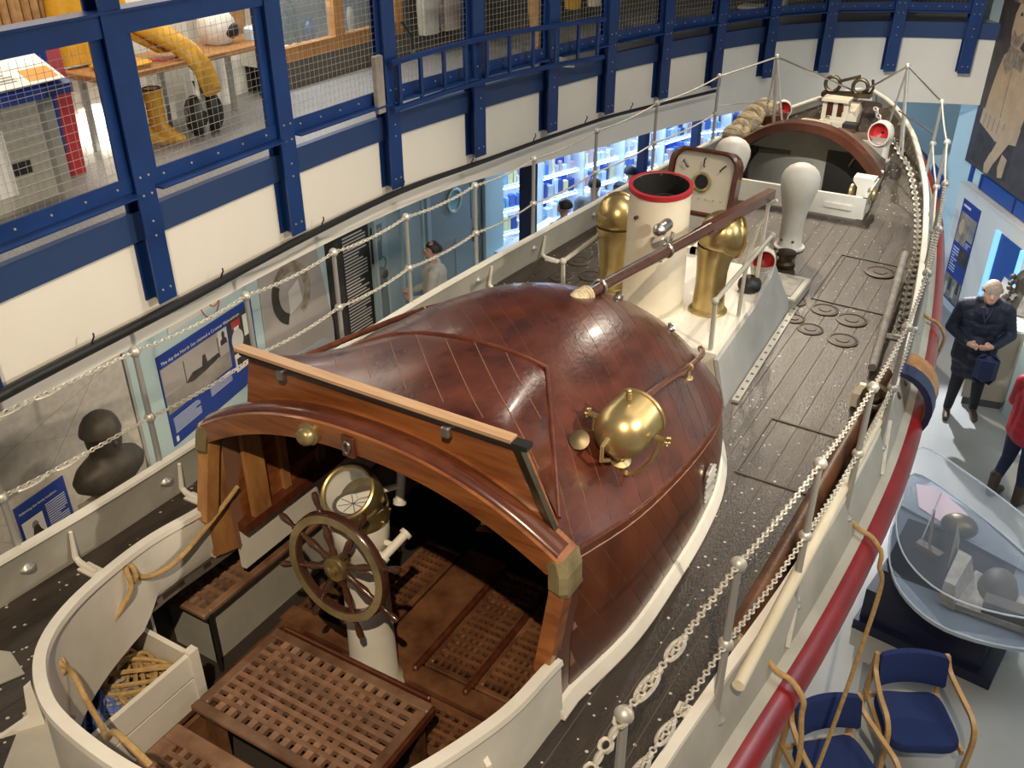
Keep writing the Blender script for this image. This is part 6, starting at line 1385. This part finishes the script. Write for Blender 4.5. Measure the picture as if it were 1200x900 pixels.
def hand(px, py, pz, dx, dy, dz, side, mi):
    """palm plus five fingers curling along d; returns chains"""
    d = Vector((dx, dy, dz)).normalized(); s = Vector(side).normalized(); n = d.cross(s).normalized(); p = Vector((px, py, pz)); out = []
    out.append((mi, [tuple(p)+(.026,), tuple(p+d*.05)+(.032,), tuple(p+d*.08)+(.030,)]))
    for k, L in enumerate((.060, .070, .066, .050)):
        q = p+d*.085+s*(.027-.018*k); e = q+d*L*.5+n*.008; f = e+d*L*.35+n*.025
        out.append((mi, [tuple(q)+(.0095,), tuple(e)+(.009,), tuple(f)+(.008,)]))
    q = p+d*.03+s*.03; out.append((mi, [tuple(q)+(.012,), tuple(q+d*.03+s*.022+n*.008)+(.0105,), tuple(q+d*.06+s*.02+n*.02)+(.009,)]))
    return out
def face(head, fwd, up, r, body, Mx, hair, hair_cap=True, glasses=False):
    """eyes, brows, hair cap on a head centre (local)"""
    H = Vector(head); F = Vector(fwd).normalized(); U = Vector(up).normalized(); U = (U-F*U.dot(F)).normalized(); S_ = F.cross(U)
    for s in (-1, 1):
        MB().sphere(H+F*(r*.88)+S_*s*.032+U*.01, .009, 8, 6).build('eye', 'print_white', body, True, Mx); MB().sphere(H+F*(r*.88+.005)+S_*s*.032+U*.008, .006, 8, 6).build('pupil', 'photo_dark', body, True, Mx)
    MB().tube([H+F*(r*.97)-U*.048-S_*.022, H+F*(r*1.0)-U*.05, H+F*(r*.97)-U*.048+S_*.022], .0055, 6).build('mouth', 'life_red', body, True, Mx)
    if hair_cap:
        m = MB(); L = basis(H-F*.016+U*.004, S_, F, U); secs = []
        for ph in (100, 85, 65, 45, 25, 8):
            a = math.radians(ph); row = []
            for i in range(24):
                t = 2*PI*i/24; lim = a if math.sin(t) < .2 else min(a, math.radians(62)); row.append(L @ Vector((r*1.0*math.sin(lim)*math.cos(t), r*1.10*math.sin(lim)*math.sin(t), r*1.10*math.cos(lim))))
            secs.append(row)
        m.loft(secs, True, True); m.build('hair', hair, body, True, Mx)
# man in the navy coat, head bent over his hands (local -y is forward)
SK, CT, TR, SHO, HA, BG = 0, 1, 2, 3, 4, 5
ch = []
ch.append((TR, [(-.09, .02, .93, .115), (-.10, -.03, .50, .075), (-.115, .03, .09, .052)])); ch.append((TR, [(.09, .02, .93, .115), (.13, .02, .50, .075), (.16, .12, .09, .052)]))
ch.append((SHO, [(-.115, .05, .05, .042), (-.12, -.10, .04, .045), (-.125, -.17, .035, .036)])); ch.append((SHO, [(.16, .14, .05, .042), (.18, .0, .04, .045), (.19, -.07, .035, .036)]))
ch.append((CT, [(-.07, .01, .62, .13), (-.08, .02, .80, .14)])); ch.append((CT, [(.08, .01, .62, .13), (.08, .02, .80, .14)]))
ch.append((CT, [(0, .02, .66, .16), (0, .02, .78, .19), (0, .02, .98, .175), (0, .03, 1.18, .17), (0, .02, 1.34, .165)])); ch.append((CT, [(-.10, .02, .80, .14), (-.11, .02, 1.30, .12)])); ch.append((CT, [(.10, .02, .80, .14), (.11, .02, 1.30, .12)]))
ch.append((CT, [(-.20, .03, 1.40, .085), (0, .02, 1.45, .09), (.20, .03, 1.40, .085)])); ch.append((CT, [(-.07, .0, 1.49, .06), (.07, .0, 1.49, .06)]))
ch.append((CT, [(-.23, .03, 1.38, .08), (-.30, -.0, 1.12, .068), (-.14, -.22, 1.06, .05)])); ch.append((CT, [(.23, .03, 1.38, .08), (.31, .0, 1.12, .068), (.16, -.22, 1.06, .05)]))
ch += hand(-.11, -.25, 1.06, .7, -.55, .05, (0, .2, 1), SK); ch += hand(.13, -.25, 1.06, -.7, -.55, .05, (0, .2, 1), SK)
ch.append((SK, [(0, -.01, 1.50, .06), (0, -.06, 1.56, .058)]))
hc_ = (0, -.10, 1.64); ch.append((SK, [(0, -.075, 1.68, .092), (0, -.115, 1.61, .085), (0, -.15, 1.565, .055)])); ch.append((SK, [(0, -.20, 1.635, .014), (0, -.218, 1.605, .017)]))
ch.append((SK, [(-.095, -.08, 1.64, .018), (-.10, -.07, 1.665, .016)])); ch.append((SK, [(.095, -.08, 1.64, .018), (.10, -.07, 1.665, .016)]))
def man_x(body, Mx):
    face((0, -.10, 1.64), (0, -.72, -.62), (0, -.3, 1), .10, body, Mx, 'hair_grey')
    MB().bbox((.13, -.27, .80), (.24, .12, .34), .055).build('shoulder_bag', 'bag_blue', body, True, Mx)
    MB().tube([(-.05, -.13, 1.46), (.0, -.17, 1.30), (.05, -.13, 1.46)], .018, 8).build('scarf', 'jeans', body, True, Mx)
person('person', 'person in a navy coat looking down at his hands beside the lifeboat', (1.97, 10.72, 0), 8, ch, ['skin', 'coat_navy', 'trouser_dark', 'leather_brown', 'hair_grey', 'bag_blue'], None, .010, man_x)
# woman in the red jacket, seen from behind-left, right arm raised
ch = []
ch.append((TR, [(-.09, 0, .86, .11), (-.10, .03, .47, .068), (-.105, .0, .20, .05)])); ch.append((TR, [(.09, 0, .86, .11), (.12, -.02, .47, .068), (.14, .06, .20, .05)]))
for x, y in ((-.105, 0), (.14, .06)): ch.append((SHO, [(x, y, .26, .062), (x, y, .06, .055)])); ch.append((SHO, [(x, y, .05, .05), (x, y-.12, .045, .045), (x, y-.16, .035, .04)]))
ch.append((CT, [(0, 0, .86, .18), (0, 0, 1.05, .155), (0, 0, 1.25, .16)])); ch.append((CT, [(-.09, 0, .84, .13), (-.10, 0, 1.2, .11)])); ch.append((CT, [(.09, 0, .84, .13), (.10, 0, 1.2, .11)]))
ch.append((CT, [(-.17, 0, 1.33, .08), (0, 0, 1.37, .085), (.17, 0, 1.33, .08)])); ch.append((CT, [(.19, 0, 1.32, .075), (.24, -.03, 1.08, .06), (.20, -.20, .98, .05)]))
ch.append((CT, [(-.19, 0, 1.32, .075), (-.25, -.08, 1.10, .06), (-.17, -.26, 1.26, .05)])); ch += hand(-.16, -.28, 1.29, .15, -.4, .9, (1, 0, 0), SK); ch += hand(.19, -.22, .96, -.2, -.9, -.2, (1, 0, 0), SK)
ch.append((SK, [(0, 0, 1.40, .055), (0, -.02, 1.48, .052)])); ch.append((SK, [(0, 0, 1.58, .092), (0, -.04, 1.53, .078), (0, -.07, 1.50, .05)])); ch.append((SK, [(0, -.10, 1.555, .014), (0, -.115, 1.54, .016)]))
def wom_x(body, Mx): face((0, -.01, 1.56), (0, -1, -.1), (0, 0, 1), .096, body, Mx, 'hair_dark')
person('person', 'person in a red jacket, jeans and brown boots at the right edge', (2.66, 9.22, 0), 150, ch, ['skin', 'jacket_red', 'jeans', 'leather_brown'], None, .011, wom_x)
# distant visitors
def visitor(label, loc, rz, coat, legs, hair):
    c = [(1, [(-.09, 0, .86, .11), (-.10, .03, .47, .07), (-.10, 0, .10, .05)]), (1, [(.09, 0, .86, .11), (.11, .03, .47, .07), (.11, 0, .10, .05)]), (2, [(0, 0, .95, .16), (0, 0, 1.30, .16)]), (2, [(-.19, 0, 1.36, .075), (.19, 0, 1.36, .075)]), (2, [(-.22, 0, 1.34, .07), (-.25, -.05, 1.08, .058), (-.15, -.26, 1.02, .045)]), (2, [(.22, 0, 1.34, .07), (.25, -.05, 1.08, .058), (.15, -.26, 1.02, .045)]), (3, [(-.10, 0, .05, .05), (-.10, -.14, .045, .045)]), (3, [(.11, 0, .05, .05), (.11, -.14, .045, .045)]), (0, [(0, 0, 1.44, .055), (0, -.02, 1.52, .055)]), (0, [(0, 0, 1.63, .095), (0, -.04, 1.57, .08)]), (0, [(0, -.10, 1.60, .014), (0, -.12, 1.585, .016)])]
    c += hand(-.14, -.28, 1.02, .5, -.7, 0, (0, 0, 1), 0); c += hand(.14, -.28, 1.02, -.5, -.7, 0, (0, 0, 1), 0)
    person('person', label, loc, rz, c, ['skin', legs, coat, 'leather_brown'], None, .012, lambda b, Mx: face((0, -.01, 1.61), (0, -1, -.1), (0, 0, 1), .098, b, Mx, hair))
visitor('dark-haired person in a pale shirt beside the glass partition', (-3.95, 8.60, 0), -60, 'shirt_pale', 'jeans', 'hair_dark')
visitor('dark-haired person in black at the shop counter by the column', (-3.30, 10.75, 0), -110, 'rubber_black', 'trouser_dark', 'hair_dark')
visitor('person in a grey top browsing the middle shop shelves', (-3.35, 11.75, 0), 200, 'shirt_grey', 'trouser_dark', 'hair_dark')
visitor('person in a dark hooded top close to the thin navy shop post', (-3.15, 12.55, 0), 170, 'coat_navy', 'jeans', 'coat_navy')
# visitor on the upper gallery behind the ladder
visitor('person standing on the gallery behind the ladder, hand near the rail', (-3.15, 9.75, GF), 80, 'rubber_black', 'cork_brown', 'hair_dark')
